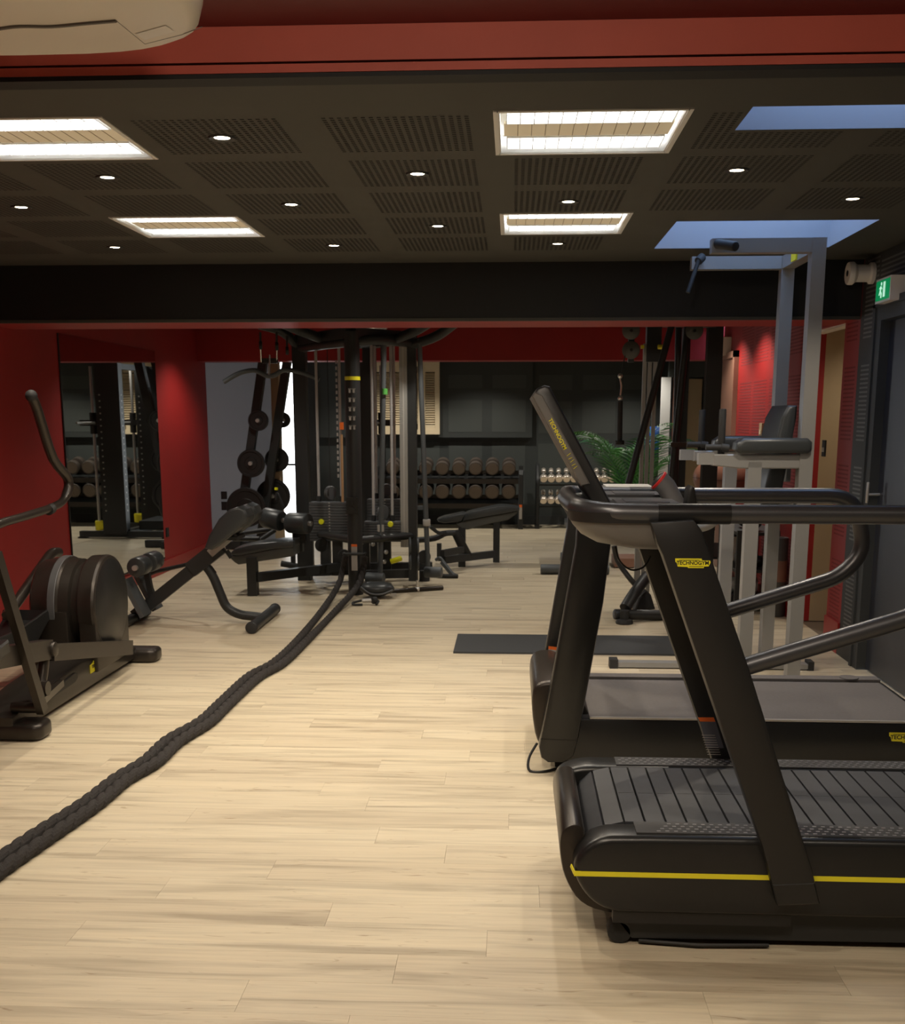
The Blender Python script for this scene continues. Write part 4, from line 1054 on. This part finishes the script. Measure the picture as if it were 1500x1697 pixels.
LB = thing('lat_bar', (-2.164, 10.150, 1.870), 'curved dark lat pulldown bar hanging in front of the grey partition', 'exercise bar')
MB().tube([(-2.593, 10.150, 1.813), (-2.520, 10.150, 1.855), (-2.442, 10.150, 1.892), (-2.365, 10.150, 1.910), (-2.305, 10.150, 1.913), (-2.256, 10.150, 1.892), (-2.208, 10.150, 1.868), (-2.159, 10.150, 1.865), (-2.115, 10.150, 1.881), (-2.060, 10.150, 1.912), (-1.994, 10.150, 1.915), (-1.897, 10.150, 1.896), (-1.811, 10.150, 1.867), (-1.730, 10.150, 1.830)], .0215, 12, smooth=3).build('bar', 'pad', LB)
MB().tube([(-2.178, 10.140, 1.875), (-2.177, 10.140, 1.933), (-2.169, 10.140, 1.985), (-2.167, 10.140, 2.048)], .009, 8).build('carabiner', 'chrome', LB)
MB().bb((-2.245, 10.160, 1.976), (-2.109, 10.220, 2.020), .01, 1).build('bar_hanger', 'frame', LB)
for a, b in (((-2.248, 10.150, 1.986), (-2.238, 10.100, 2.113)), ((-2.106, 10.150, 2.006), (-2.092, 10.100, 2.108))): MB().cyl(a, b, .006, 8).build('hook', 'chrome', LB)

# ================================================================== PRESS BENCH (right of the station)
PB = thing('press_bench', (-.35, 11.4, 0), 'black inclined bench with two pads standing in front of the dumbbell racks', 'bench')
MB().prism([(-0.758, 0.487), (-0.691, 0.512), (-0.501, 0.552), (-0.465, 0.543), (-0.513, 0.470), (-0.673, 0.451), (-0.740, 0.463)], 'Y', 11.30, 11.58, .012, 2).build('seat_pad', 'vinyl', PB)
MB().prism([(-0.471, 0.549), (-0.416, 0.568), (-0.136, 0.627), (-0.051, 0.627), (0.076, 0.609), (0.076, 0.582), (-0.039, 0.557), (-0.282, 0.514), (-0.501, 0.470)], 'Y', 11.30, 11.60, .012, 2).build('back_pad', 'vinyl', PB)
MB().prism([(-0.563, 0.444), (-0.502, 0.469), (-0.282, 0.513), (-0.039, 0.557), (0.070, 0.581), (0.047, 0.545), (-0.038, 0.484), (-0.221, 0.446), (-0.440, 0.384), (-0.502, 0.384)], 'Y', 11.33, 11.56, .008, 1).build('pad_shell', 'vinylgrey', PB)
c, d = (-0.505, 11.323, 0.000), (-0.159, 11.705, 0.000)
MB().bb((c[0] - .036, c[1], 0), (c[0] + .036, c[1] + .08, .40), .006, 1).build('leg', 'frame', PB)
MB().bb((d[0] - .034, d[1], 0), (d[0] + .034, d[1] + .08, .44), .006, 1).build('leg', 'frame', PB)
MB().beam((-0.670, 10.951, 0.120), (-0.172, 11.476, 0.120), .06, .07, .008).build('base_rail', 'frame', PB)
MB().beam((-0.664, 10.666, 0.220), (-0.486, 10.976, 0.220), .05, .06, .008).build('brace', 'frame', PB)
MB().prism([(-0.618, 0.382), (-0.533, 0.394), (-0.509, 0.346), (-0.393, 0.133), (-0.496, 0.121), (-0.569, 0.279)], 'Y', 11.18, 11.26, .012, 2).build('side_plate', 'shell', PB)
MB().tube([(-0.922, 10.900, 0.321), (-0.762, 11.000, 0.329), (-0.661, 11.100, 0.367), (-0.573, 11.150, 0.369)], .03, 12, smooth=4).build('front_tube', 'frame', PB)
MB().bb((-0.732, 10.900, 0.114), (-0.690, 10.980, 0.284), .006, 1).build('front_leg', 'frame', PB)
MB().tube([(-0.795, 10.800, 0.467), (-0.714, 10.900, 0.387), (-0.658, 11.050, 0.385)], .018, 8, fillet=.05).build('link_arm', 'frame', PB)
MB().bb((-0.947, 10.600, 0.543), (-0.909, 10.640, 0.746), .006, 1).bb((-0.906, 10.600, 0.640), (-0.817, 10.640, 0.678), .006, 1).build('seat_adjuster', 'pad', PB)

# ================================================================== DUMBBELL RACK
RK = thing('dumbbell_rack', (-.86, 15.6, 0), 'dark two-shelf rack of large black dumbbells against the charcoal back wall', 'rack')
for x in (-1.88, .12):
    MB().prism([(15.30, 0), (15.30, .74), (15.36, .80), (15.48, .80), (15.40, .70), (15.38, 0)], 'X', x - .035, x + .035, .008, 1).build('rack_leg', 'frame', RK)
    MB().bb((x - .035, 15.30, .0), (x + .035, 15.84, .07), .006, 1).bb((x - .03, 15.70, .0), (x + .03, 15.78, .84), .006, 1).build('rack_side', 'frame', RK)
for z in (.66, .325):
    MB().bb((-1.86, 15.33, z - .045), (.10, 15.36, z + .02), .005, 1).build('shelf_rail', 'bronze', RK)
    MB().box((-.88, 15.55, z + .035), (1.95, .44, .012), (.18, 0, 0)).build('shelf', 'frame', RK)
    MB().bb((-1.86, 15.68, z + .03), (.10, 15.71, z + .12), .005, 1).build('shelf_rail', 'bronze', RK)
lb = MB().bb((.098, 15.292, .14), (.138, 15.299, .30)).build('warning_label', 'label', RK)
MB().bb((.098, 15.291, .30), (.138, 15.299, .335)).build('label_header', 'orange', lb)
DB = {}
def dumbbell(x, yv, z, r, label, group, chrome=False):
    tilt = .20 if not chrome else .60
    L = .30 if not chrome else .235
    key = (r, chrome)
    rt = thing('dumbbell', (x, yv, z), label, 'dumbbell', group)
    rt.rotation_euler = (tilt, 0, 0)
    if key not in DB:
        hl = .10 if not chrome else .07
        hd = [(0, 0), (r * .80, 0), (r * .95, .006), (r, .016), (r, hl - .016), (r * .95, hl - .006), (r * .7, hl), (0, hl)]
        m1, m2 = ('dbhead', 'dbface_lit') if not chrome else ('dbchrome', 'dbchrome')
        a = MB().lathe(hd, (0, 0, 0), (0, 1, 0), 24).mesh('head', m1)
        b = MB().lathe(hd if not chrome else [(q * .62, w) for q, w in hd], (0, L - hl, 0), (0, 1, 0), 24).mesh('head', m1)
        h = MB().cyl((0, hl, 0), (0, L - hl, 0), .017 if not chrome else .013, 10).mesh('handle', 'chrome')
        f = MB().lathe([(0, -.002), (.012, -.002), (r * .82, -.0015), (r * .82, 0)], (0, 0, 0), (0, 1, 0), 24).mesh('end_face', m2)
        DB[key] = (a, b, h, f)
    for nm, me in zip(('head', 'head', 'handle', 'end_face'), DB[key]):
        o = bpy.data.objects.new(nm, me); C.objects.link(o); o.parent = rt
def place(k): return 'rightmost' if k == 0 else ORD[k] + ' from the right'
zt, zb = (-0.034, 15.330, 0.817)[2], (-0.031, 15.330, 0.500)[2]
for k in range(8):
    dumbbell(-.045 - .2275 * k, 15.335, zt, .094, '%s large black dumbbell on the upper shelf of the two-shelf dark rack' % place(k), 'black dumbbells on the upper shelf')
    dumbbell(-.045 - .2275 * k, 15.335, zb, .100, '%s large black dumbbell on the lower shelf of the two-shelf dark rack' % place(k), 'black dumbbells on the lower shelf')
CR = thing('dumbbell_rack', (.9, 15.55, 0), 'slim black rack of small chrome dumbbells right of the big dumbbell rack', 'rack')
for x in (.35, 1.47):
    MB().tube([(x, 15.42, .0), (x, 15.42, .66), (x, 15.62, .86), (x, 15.70, .86), (x, 15.76, .02)], .026, 10, fillet=.06).build('rack_leg', 'frame', CR)
    MB().bb((x - .03, 15.38, 0), (x + .03, 15.82, .05), .008, 1).build('foot', 'frame', CR)
z1, z2 = (0.437, 15.420, 0.668)[2], (0.441, 15.420, 0.373)[2]
for z in (z1, z2):
    for dy, dz in ((.05, -.075), (.155, -.006)): MB().beam((.36, 15.42 + dy, z + dz), (1.46, 15.42 + dy, z + dz), .03, .02, .004).build('cradle_rail', 'frame', CR)
def lplace(k): return 'leftmost' if k == 0 else ORD[k] + ' from the left'
for k in range(10):
    x = .43 + .1035 * k
    dumbbell(x, 15.41, z1, .052, '%s small chrome dumbbell on the upper row of the slim rack' % lplace(k), 'chrome dumbbells on the upper row', True)
    dumbbell(x, 15.41, z2, .050, '%s small chrome dumbbell on the lower row of the slim rack' % lplace(k), 'chrome dumbbells on the lower row', True)

# ================================================================== POWER TOWER (grey, right)
PT = thing('power_tower', (1.45, 6.4, 0), 'tall pale grey pull-up and dip tower with black armrests by the right wall', 'exercise tower')
YN, YF = 6.07, 6.72
for yv in (YN, YF):
    MB().bb((1.51, yv - .04, .03), (1.58, yv + .04, 2.395), .006, 1).build('upright', 'greige', PT)
    MB().bb((1.005, yv - .035, 2.325), (1.58, yv + .035, 2.395), .006, 1).build('top_arm', 'greige', PT)
    MB().bb((1.245, yv - .035, .03), (1.315, yv + .035, 1.27), .006, 1).build('dip_post', 'greige', PT)
    b = MB().bb((.64, yv - .04, .008), (1.80, yv + .04, .038), .006, 1).build('base_bar', 'greige', PT)
    MB().bb((.605, yv - .045, .0), (.655, yv + .045, .055), .006, 1).bb((1.795, yv - .045, .0), (1.83, yv + .045, .055), .006, 1).build('end_cap', 'rubber', b)
    MB().prism([(1.06, 1.25), (1.06, 1.31), (1.54, 1.31), (1.54, 1.235), (1.20, 1.235)], 'Y', yv - .035, yv + .035, .006, 1).build('arm_beam', 'greige', PT)
    MB().bb((.985, yv - .03, 1.255), (1.07, yv + .03, 1.315), .006, 1).build('grip_mount', 'greige', PT)
    MB().prism([(1.17, 1.335), (1.20, 1.315), (1.545, 1.315), (1.565, 1.33), (1.565, 1.375), (1.54, 1.395), (1.21, 1.395), (1.175, 1.37)], 'Y', yv - .07, yv + .07, .022, 3).build('arm_pad', 'vinyl', PT)
    MB().cyl((1.105, yv, 1.30), (1.105, yv, 1.545), .0185, 14, bev=.005).build('dip_grip', 'rubber', PT)
    MB().cyl((1.02, yv - .02, 1.345), (1.10, yv - .02, 1.345), .017, 12).cyl((1.10, yv - .02, 1.345), (1.14, yv - .02, 1.34), .022, 12).build('cross_grip', 'rubber', PT)
MB().bb((1.51, YN, 2.325), (1.58, YF, 2.394), .006, 1).build('cross_beam', 'greige', PT)
MB().bb((1.51, YN, 1.0), (1.57, YF, 1.06), .006, 1).build('cross_beam', 'greige', PT)
MB().bb((1.50, YN + .27, 2.328), (1.509, YN + .37, 2.39)).build('rating_sticker', 'yellow', PT)
MB().prism([(1.40, 1.02), (1.35, .98), (1.44, 1.50), (1.475, 1.565), (1.525, 1.565), (1.525, 1.50), (1.455, 1.0)], 'Y', 6.20, 6.60, .025, 3).build('back_pad', 'vinyl', PT)
MB().bb((1.46, 6.35, 1.15), (1.545, 6.45, 1.45), .006, 1).build('pad_bracket', 'greige', PT)
MB().cyl((1.03, YN - .03, 2.37), (1.10, YN - .17, 2.335), .024, 14, bev=.006).build('pull_grip', 'rubber', PT)
MB().cyl((1.06, YF - .06, 2.39), (1.03, YF - .09, 2.36), .024, 14, bev=.006).cyl((1.035, YF - .09, 2.37), (.975, YF - .12, 2.19), .012, 10).build('pull_grip', 'rubber', PT)

# ================================================================== FUNCTIONAL TRAINER (behind the tower)
FT = thing('functional_trainer', (1.2, 8.9, 0), 'tall black cable trainer with round pulleys and leaning bars behind the treadmills', 'weight machine')
for c in ((0.877, 8.700, 2.138), (0.881, 8.700, 1.997), (1.377, 8.900, 2.150)):
    p = MB().lathe([(0, -.014), (.058, -.014), (.066, -.008), (.060, 0), (.066, .008), (.058, .014), (0, .014)], c, (.25, 1, 0), 28).build('pulley', 'vinylgrey', FT)
    MB().cyl((c[0], c[1] - .02, c[2]), (c[0], c[1] + .02, c[2]), .012, 10).build('pulley_axle', 'ink', p)
MB().bb((0.863, 8.720, 1.910), (0.907, 8.760, 2.229)).build('pulley_bracket', 'frame', FT)
a, b = (1.026, 9.000, 2.195), (1.119, 9.000, 1.923)
MB().bb((a[0], 8.96, b[2]), (b[0] + .02, 9.06, 2.25), .01, 1).build('column_head', 'frame', FT)
for x0, x1, m in ((1064.5, 1068.5, 'steel'), (1070, 1077, 'silver'), (1079, 1087, 'silver')):
    pass
for px in ((1.018, 8.980, 1.463), (1.058, 8.980, 1.463), (1.100, 8.980, 1.463)):
    MB().bb((px[0] - .014, 8.97, .12), (px[0] + .014, 9.0, 2.06), .004, 1).build('guide_column', 'silver', FT)
MB().bb((1.007, 8.950, 2.048), (0.982, 8.970, 2.022)).build('adjust_knob', 'yellow', FT)
MB().cyl((1.103, 8.900, 2.031), (1.158, 8.900, 2.031), .018, 10, bev=.005).build('adjust_knob', 'yellow', FT)
for a, b in (((1.193, 8.800, 2.196), (0.883, 8.600, 1.015)), ((1.340, 9.000, 2.212), (1.243, 8.900, 0.999)), ((1.285, 9.100, 2.220), (1.305, 9.100, 0.844))):
    a, b = Vector(a), Vector(b); MB().cyl(a, b + (b - a) * .35, .026, 12).build('leaning_bar', 'frame', FT)
for a, r in (((1.575, 9.100, 1.463), .06), ((1.382, 9.300, 1.462), .03)):
    MB().bb((a[0] - r, a[1], .05), (a[0] + r, a[1] + .09, 2.2), .012, 1).build('column', 'frame', FT)
MB().beam((0.959, 8.900, 2.223), (1.564, 9.100, 2.228), .09, .08, .01).build('top_beam', 'frame', FT)
MB().beam((1.222, 8.800, 1.295), (1.404, 8.700, 1.298), .034, .034, .01).build('pull_bar', 'bronze', FT)
MB().cyl((0.770, 8.250, 0.062), (1.247, 8.400, 0.031), .04, 14, bev=.008).build('base_tube', 'frame', FT)
c = (0.842, 8.144, 0.000)
MB().lathe([(0, 0), (.062, 0), (.066, .01), (.06, .03), (.034, .036), (.034, .10), (0, .10)], (c[0], c[1] + .06, 0), (0, 0, 1), 22).build('disc_foot', 'rubber', FT)
MB().tube([(0.854, 8.300, 0.100), (0.924, 8.400, 0.190), (1.056, 8.700, 0.287)], .045, 12, fillet=.1).build('base_strut', 'frame', FT)
MB().tube([(0.815, 8.900, 0.498), (0.847, 8.900, 0.378), (0.941, 8.800, 0.248), (1.024, 8.800, 0.162)], .022, 10, smooth=4).build('curved_arm', 'frame', FT)
MB().bb((0.987, 8.950, 0.030), (1.034, 8.990, 0.514), .004, 1).build('lower_column', 'silver', FT)
MB().prism([(0.950, 0.031), (1.112, 0.051), (1.076, 0.160), (1.038, 0.192), (0.984, 0.135)], 'Y', 8.55, 8.75, .01, 1).build('base_block', 'rubber', FT)
MB().beam((1.2, 8.45, .05), (1.62, 9.1, .05), .09, .08, .01).build('base_rail', 'frame', FT)
TS = thing('cable_handle', (0.820, 8.700, 1.464), 'black triceps handle hanging on a cable in front of the charcoal back wall', 'cable handle')
MB().cyl((0.810, 8.700, 1.812), (0.841, 8.700, 1.976), .004, 6).build('cable', 'ink', TS)
MB().sph((0.806, 8.700, 1.808), .02, 10).sph((0.810, 8.700, 1.643), .02, 10).tube([(0.806, 8.700, 1.786), (0.817, 8.700, 1.732), (0.810, 8.700, 1.666)], .007, 8).build('carabiner', 'chrome', TS)
MB().cyl((0.811, 8.700, 1.625), (0.815, 8.700, 1.324), .020, 12).build('strap', 'rubber', TS)
MB().cyl((0.815, 8.700, 1.329), (0.816, 8.700, 1.297), .036, 14, bev=.006).build('end_stop', 'rubber', TS)

# ================================================================== FLAT BENCH, STEP, MAT
FB = thing('flat_bench', (.6, 11.3, 0), 'black flat bench with round grey feet mostly hidden behind the far treadmill', 'bench')
for yv in (10.85, 11.85):
    MB().cyl((.285 if yv < 11 else .52, yv, .05), (.95 if yv < 11 else .72, yv, .05), .048, 18, bev=.006).build('foot_bar', 'pad', FB)
    MB().bb((.585, yv - .03, .06), (.655, yv + .03, .38), .006, 1).build('post', 'frame', FB)
MB().beam((.62, 10.85, .36), (.62, 11.85, .36), .07, .06, .008).build('beam', 'frame', FB)
MB().bb((.56, 10.8, .385), (.80, 11.95, .45), .02, 2).build('pad', 'vinyl', FB)
SP = thing('step_platform', (1.207, 11.321, 0.000), 'low brown step platform on the floor behind the leaning treadmill posts', 'step')
c = (1.207, 11.321, 0.000)
MB().bb((c[0] - .16, c[1], 0.012), (c[0] + .18, c[1] + .40, .10), .012, 1).build('step_top', 'brown', SP)
MB().bb((c[0] - .14, c[1] + .02, 0), (c[0] - .08, c[1] + .38, .014)).bb((c[0] + .10, c[1] + .02, 0), (c[0] + .16, c[1] + .38, .014)).build('rubber_feet', 'rubber', SP)
tag(MB().bb((-.37, 7.07, 0), (1.46, 7.68, .013), .005, 2).build('exercise_mat', 'mat_rubber'), 'dark rectangular exercise mat lying on the oak floor behind the treadmills', 'mat')

# ================================================================== THINGS ALONG THE RIGHT WALL
BS = thing('ball_stand', (1.88, 10.2, 0), 'black stand under the two brown medicine balls against the red wall', 'rack')
for x in (1.70, 2.06):
    for yv in (9.72, 10.82): MB().bb((x - .02, yv - .02, 0), (x + .02, yv + .02, .80), .004, 1).build('stand_leg', 'frame', BS)
MB().bb((1.68, 9.70, .78), (2.08, 10.84, .80), .004, 1).bb((1.68, 9.70, .30), (2.08, 10.84, .32), .004, 1).build('stand_shelf', 'frame', BS)
for (x, yv, r, lab) in ((1.83, 10.55, .155, 'left brown leather medicine ball on the black stand, farther back'), (1.92, 9.98, .165, 'right brown leather medicine ball on the black stand, nearer')):
    t = thing('medicine_ball', (x, yv, .80 + r), lab, 'ball', 'medicine balls')
    MB().sph((x, yv, .80 + r), r, 28).build('ball_cover', 'leather', t)
    MB().tube([(x + r * 1.003 * math.cos(a), yv + r * 1.003 * math.sin(a), .80 + r) for a in [2 * PI * k / 28 for k in range(28)]], .0025, 4, closed=True).build('seam', 'ink', t)
SR = thing('storage_shelf', (1.92, 9.15, 0), 'low black storage shelf under the red wall behind the grey tower', 'shelf')
for x in (1.77, 2.06):
    for yv in (8.78, 9.54): MB().bb((x - .018, yv - .018, 0), (x + .018, yv + .018, .64), .004, 1).build('shelf_leg', 'frame', SR)
for z in (.04, .31, .60): MB().bb((1.75, 8.76, z), (2.08, 9.56, z + .025), .004, 1).build('shelf_board', 'frame', SR)
WB = thing('bucket', (1.85, 9.40, .335), 'white round bucket with a black rim on the middle board of the low shelf', 'bucket')
MB().lathe([(0, 0), (.075, 0), (.088, .21), (.084, .21), (.072, .01), (0, .01)], (1.85, 9.40, .335), n=24).build('bucket_body', 'white', WB)
MB().lathe([(.084, .20), (.092, .20), (.092, .225), (.084, .225)], (1.85, 9.40, .335), n=24).build('rim', 'ink', WB)
TR_ = thing('towel_roll', (1.86, 9.38, .13), 'rolled pale grey towel on the lowest board of the low shelf', 'towel')
MB().lathe([(0, 0), (.045, .0), (.063, .008), (.063, .28), (.045, .288), (0, .288)], (1.72 + .05, 9.38, .128), (1, 0, 0), 18).build('roll', 'louvre', TR_)
for k, (yv, lab) in enumerate(((8.95, 'nearer'), (9.18, 'farther'))):
    t = thing('kettlebell', (1.90, yv, .625), lab + ' black kettlebell on top of the low storage shelf', 'kettlebell', 'kettlebells')
    MB().sph((1.90, yv, .70), .078, 18, (1, 1, .95)).build('bell', 'iron', t)
    MB().tube([(1.90, yv - .05, .74), (1.90, yv - .055, .82), (1.90, yv + .055, .82), (1.90, yv + .05, .74)], .014, 8, fillet=.03).build('handle', 'iron', t)
for k, yv in enumerate((8.95, 9.12)):
    t = thing('dumbbell', (1.90, yv, .375), ('nearer' if k == 0 else 'farther') + ' dark short dumbbell on the middle board of the low storage shelf', 'dumbbell', 'short dumbbells on the low shelf')
    MB().cyl((1.81, yv, .38), (1.86, yv, .38), .045, 14, bev=.008).build('head', 'iron', t); MB().cyl((1.94, yv, .38), (1.99, yv, .38), .045, 14, bev=.008).build('head', 'iron', t)
    MB().cyl((1.86, yv, .38), (1.94, yv, .38), .015, 8).build('handle', 'steel', t)
FR = thing('foam_roller', (2.045, 8.60, 0), 'grey foam roller with a pinkish band standing upright by the low shelf', 'foam roller')
MB().lathe([(0, 0), (.056, 0), (.06, .006), (.06, .60), (.056, .606), (.03, .606), (.03, .55), (0, .55)], (2.045, 8.60, 0), n=24).build('roller_body', 'vinylgrey', FR)
MB().lathe([(.0605, 0), (.0612, .002), (.0612, .16), (.0605, .162)], (2.045, 8.60, .27), n=24).build('band', 'brown', FR)
# palm
PP = thing('potted_palm', (1.42, 13.7, 0), 'green potted palm with feathery fronds in the right rear corner', 'plant')
MB().lathe([(0, 0), (.15, 0), (.19, .36), (.205, .36), (.205, .39), (.175, .39), (.165, .33), (0, .33)], (1.42, 13.7, 0), n=24).build('pot', 'frame', PP)
rnd = random.Random(11)
for f in range(17):
    az = f * 2.399 + .3; lift = rnd.uniform(.95, 1.42); L = rnd.uniform(.95, 1.35)
    mb = MB(); pts = []
    for k in range(15):
        t = k / 14
        out = L * .78 * t * math.cos(lift * (1 - .35 * t)) + .12 * t * t
        h = .36 + (L + .18) * math.sin(lift) * t * (1.22 - .52 * t * t)
        pts.append(Vector((1.42 + math.cos(az) * out, 13.7 + math.sin(az) * out, h)))
    mb.tube(pts, .006, 5, rf=lambda t: .008 - .006 * t)
    side = Vector((-math.sin(az), math.cos(az), 0))
    for k in range(3, 15):
        d = (pts[k] - pts[k - 1]).normalized(); ll = .27 * math.sin(PI * (k + 1) / 17) + .06
        for s in (-1, 1):
            for sub in (0, .5):
                p = pts[k - 1].lerp(pts[k], sub)
                tip = p + (side * s * .75 + d * .8 + Vector((0, 0, -.30))).normalized() * ll
                w = d * .011; mid = p.lerp(tip, .45) + Vector((0, 0, .018))
                v = [mb.bm.verts.new(q) for q in (p, mid + w, tip, mid - w)]
                mb.bm.faces.new(v)
    mb.build('frond', 'leaf' if f % 3 else 'leafdark', PP, ang=0)
WD = thing('water_cooler', (1.90, 15.5, 0), 'water cooler with a blue bottle behind the palm in the right rear corner', 'water cooler')
MB().bb((1.77, 15.37, 0), (2.03, 15.63, .98), .02, 2).build('body', 'frame', WD)
MB().lathe([(0, .98), (.05, .98), (.06, 1.03), (.12, 1.08), (.12, 1.19), (.113, 1.20), (.12, 1.21), (.12, 1.34), (.10, 1.38), (0, 1.38)], (1.90, 15.5, 0), n=22).build('bottle', 'blue', WD)

# ---- small things fixed to the right wall
def wall_plate(pxc, sy, sz, m, name, label, cat, t=.01, extra=None):
    v = Vector(pxc)
    o = thing(name, v, label, cat)
    MB().bb((XR - t, v.y - sy / 2, v.z - sz / 2), (XR, v.y + sy / 2, v.z + sz / 2), .002, 1).build('plate', m, o)
    if extra: MB().bb((XR - t - .004, v.y - sy * .3, v.z - sz * .22), (XR - t, v.y + sy * .3, v.z + sz * .05), .001, 1).build('rocker', extra, o)
    return o
wall_plate((2.120, 11.115, 1.443), .21, .30, 'paper', 'notice_sheet', 'white paper notice on the red wall next to the brown door', 'paper', .002)
wall_plate((2.120, 9.725, 1.390), .10, .13, 'tan', 'thermostat', 'small beige control box on the red wall left of the grey tower', 'control box', .03, 'cream')
wall_plate((2.120, 7.820, 1.295), .075, .11, 'ink', 'light_switch', 'black light switch on the narrow red wall strip beside the opening', 'switch', .01, 'label')
def exit_sign(c, w, h, ry, label):
    t = thing('exit_sign', c, label, 'sign', 'green exit signs')
    t.rotation_euler = (0, 0, ry)
    def add(nm, mb, m, par=t):
        me = mb.mesh(nm, m); o = bpy.data.objects.new(nm, me); C.objects.link(o); o.parent = par; return o
    add('sign_body', MB().bb((-w / 2, 0, -h / 2), (w / 2, .09, h / 2), .012, 2), 'white')
    add('green_face', MB().bb((-w / 2 + .012, -.003, -h / 2 + .012), (w / 2 - .012, .002, h / 2 - .012)), 'green_on')
    s = h / 100
    p = MB()
    p.bb((12 * s, -.005, -30 * s), (34 * s, -.003, 32 * s))
    add('door_symbol', p, 'white_on')
    q = MB()
    q.lathe([(0, 0), (7 * s, 0), (7 * s, .002), (0, .002)], (-16 * s, -.005, 26 * s), (0, 1, 0), 12)
    for a, b in (((-16, 16), (-22, -4)), ((-22, -4), (-8, -14)), ((-8, -14), (-10, -32)), ((-22, -4), (-34, -20)), ((-17, 13), (-2, 4)), ((-17, 13), (-32, 6))):
        q.beam((a[0] * s, -.004, a[1] * s), (b[0] * s, -.004, b[1] * s), .002, 7 * s, up=(0, 1, 0))
    add('running_figure', q, 'white_on')
    return t
c = (2.040, 6.442, 2.192)
exit_sign((2.035, c[1] + .1, c[2]), .25, .13, -PI / 2, 'lit green exit sign on the right wall above the slate door')
c = (2.060, 11.514, 2.185)
exit_sign((2.035, c[1], c[2]), .30, .17, -PI / 2, 'small far green exit sign on the red wall above the brown door')
c = (2.080, 7.019, 2.337)
AS = thing('alarm_sounder', c, 'white rounded alarm sounder high on the right wall', 'alarm')
MB().lathe([(0, 0), (.062, 0), (.066, .008), (.066, .03), (.050, .05), (.050, .12), (.062, .13), (.062, .15), (0, .15)], (XR - .15, c[1], c[2]), (1, 0, 0), 24).build('sounder_body', 'white', AS)
MB().cyl((XR - .152, c[1] , c[2]), (XR - .148, c[1], c[2]), .018, 12).build('sound_hole', 'ink', AS)
EL = thing('emergency_lamp', (-1.486, 12.250, 2.433), 'white emergency lamp on the dark red header above the cable machine', 'light')
v = Vector((-1.487, 12.250, 2.402))
MB().prism([(v.x - .15, v.z - .04), (v.x - .14, v.z + .05), (v.x + .15, v.z + .05), (v.x + .10, v.z - .02)], 'Y', 12.17, 12.30, .012, 2).build('lamp_body', 'whitepaint', EL)
MB().sph((v.x - .02, 12.165, v.z), .012, 10).build('indicator', 'lamp_warm', EL)

# ================================================================== LOOSE THINGS ON THE FLOOR
AB = thing('ab_sling', (-1.153, 9.334, 0.000), 'black padded sling lying at the foot of the cable machine', 'sling')
c = Vector((-1.135, 9.271, 0.000))
MB().loft([[(c.x - .14 + .28 * (k / 8), c.y + .05 + dy, z) for k, (dy, z) in enumerate(())] or [] for _ in ()] or [[(c.x + .145 * sx, c.y + .06 + .10 * math.cos(a) * w, .012 + .055 * w + .06 * w * math.sin(a) + .05 * sx * sx) for a in [2 * PI * k / 14 for k in range(14)]] for sx, w in ((-1, .25), (-.8, .7), (-.4, 1), (0, 1.08), (.4, 1), (.8, .7), (1, .2))]).build('padded_body', 'vinyl', AB, ang=60)
MB().tube([(c.x - .13, c.y - .01, .10), (c.x - .05, c.y - .045, .05), (c.x + .05, c.y - .05, .045), (c.x + .14, c.y - .01, .075)], .008, 6, smooth=4).build('piping', 'stackm', AB)
MB().bb((c.x + .12, c.y + .0, .02), (c.x + .17, c.y + .02, .045), .003, 1).build('clip', 'steel', AB)
SH = thing('pull_handle', (-1.226, 8.955, 0.000), 'small pull handle with silver grip lying in front of the cable machine', 'cable handle')
c = Vector((-1.182, 8.927, 0.000))
MB().cyl((c.x - .03, c.y + .02, .035), (c.x + .05, c.y + .03, .035), .018, 12).build('grip', 'steel', SH)
MB().tube([(c.x - .035, c.y + .02, .035), (c.x - .10, c.y - .01, .022), (c.x - .09, c.y - .05, .012), (c.x - .02, c.y - .04, .012)], .010, 8, smooth=4).tube([(c.x + .055, c.y + .03, .035), (c.x + .10, c.y + .03, .03), (c.x + .09, c.y - .02, .012)], .011, 8, smooth=4).build('strap', 'rubber', SH)
MB().cyl((c.x + .055, c.y + .0, .04), (c.x + .085, c.y + .02, .04), .03, 12, bev=.005).build('cuff', 'rubber', SH)
LBR = thing('straight_bar', (-0.833, 9.688, 0.000), 'short straight cable bar lying on the floor by the cable machine', 'exercise bar')
a, b = (-1.057, 9.546, 0.020), (-0.604, 9.781, 0.020)
MB().cyl((a[0], a[1], .02), (b[0], b[1], .02), .0195, 12, bev=.004).build('bar', 'bronze', LBR)
t = .52; m_ = [a[i] + (b[i] - a[i]) * t for i in range(3)]
MB().cyl((m_[0] - .02, m_[1], .022), (m_[0] + .02, m_[1], .022), .0215, 14).cyl((m_[0], m_[1], .04), (m_[0], m_[1], .10), .012, 10).build('swivel_collar', 'chrome', LBR)
VH = thing('v_handle', (-0.583, 10.450, 0.000), 'black close-grip row handle leaning on the floor right of the cable machine', 'cable handle')
c = Vector((-0.604, 10.530, 0.000))
MB().tube([(c.x - .12, c.y + .10, .16), (c.x - .08, c.y + .08, .19), (c.x + .04, c.y + .01, .045), (c.x + .08, c.y, .025)], .016, 8, fillet=.03).beam((c.x - .06, c.y + .04, .15), (c.x + .05, c.y - .02, .03), .03, .03, .006).build('frame_bar', 'pad', VH)
MB().cyl((c.x - .09, c.y - .01, .022), (c.x + .10, c.y - .03, .022), .02, 12, bev=.004).build('grip', 'rubber', VH)
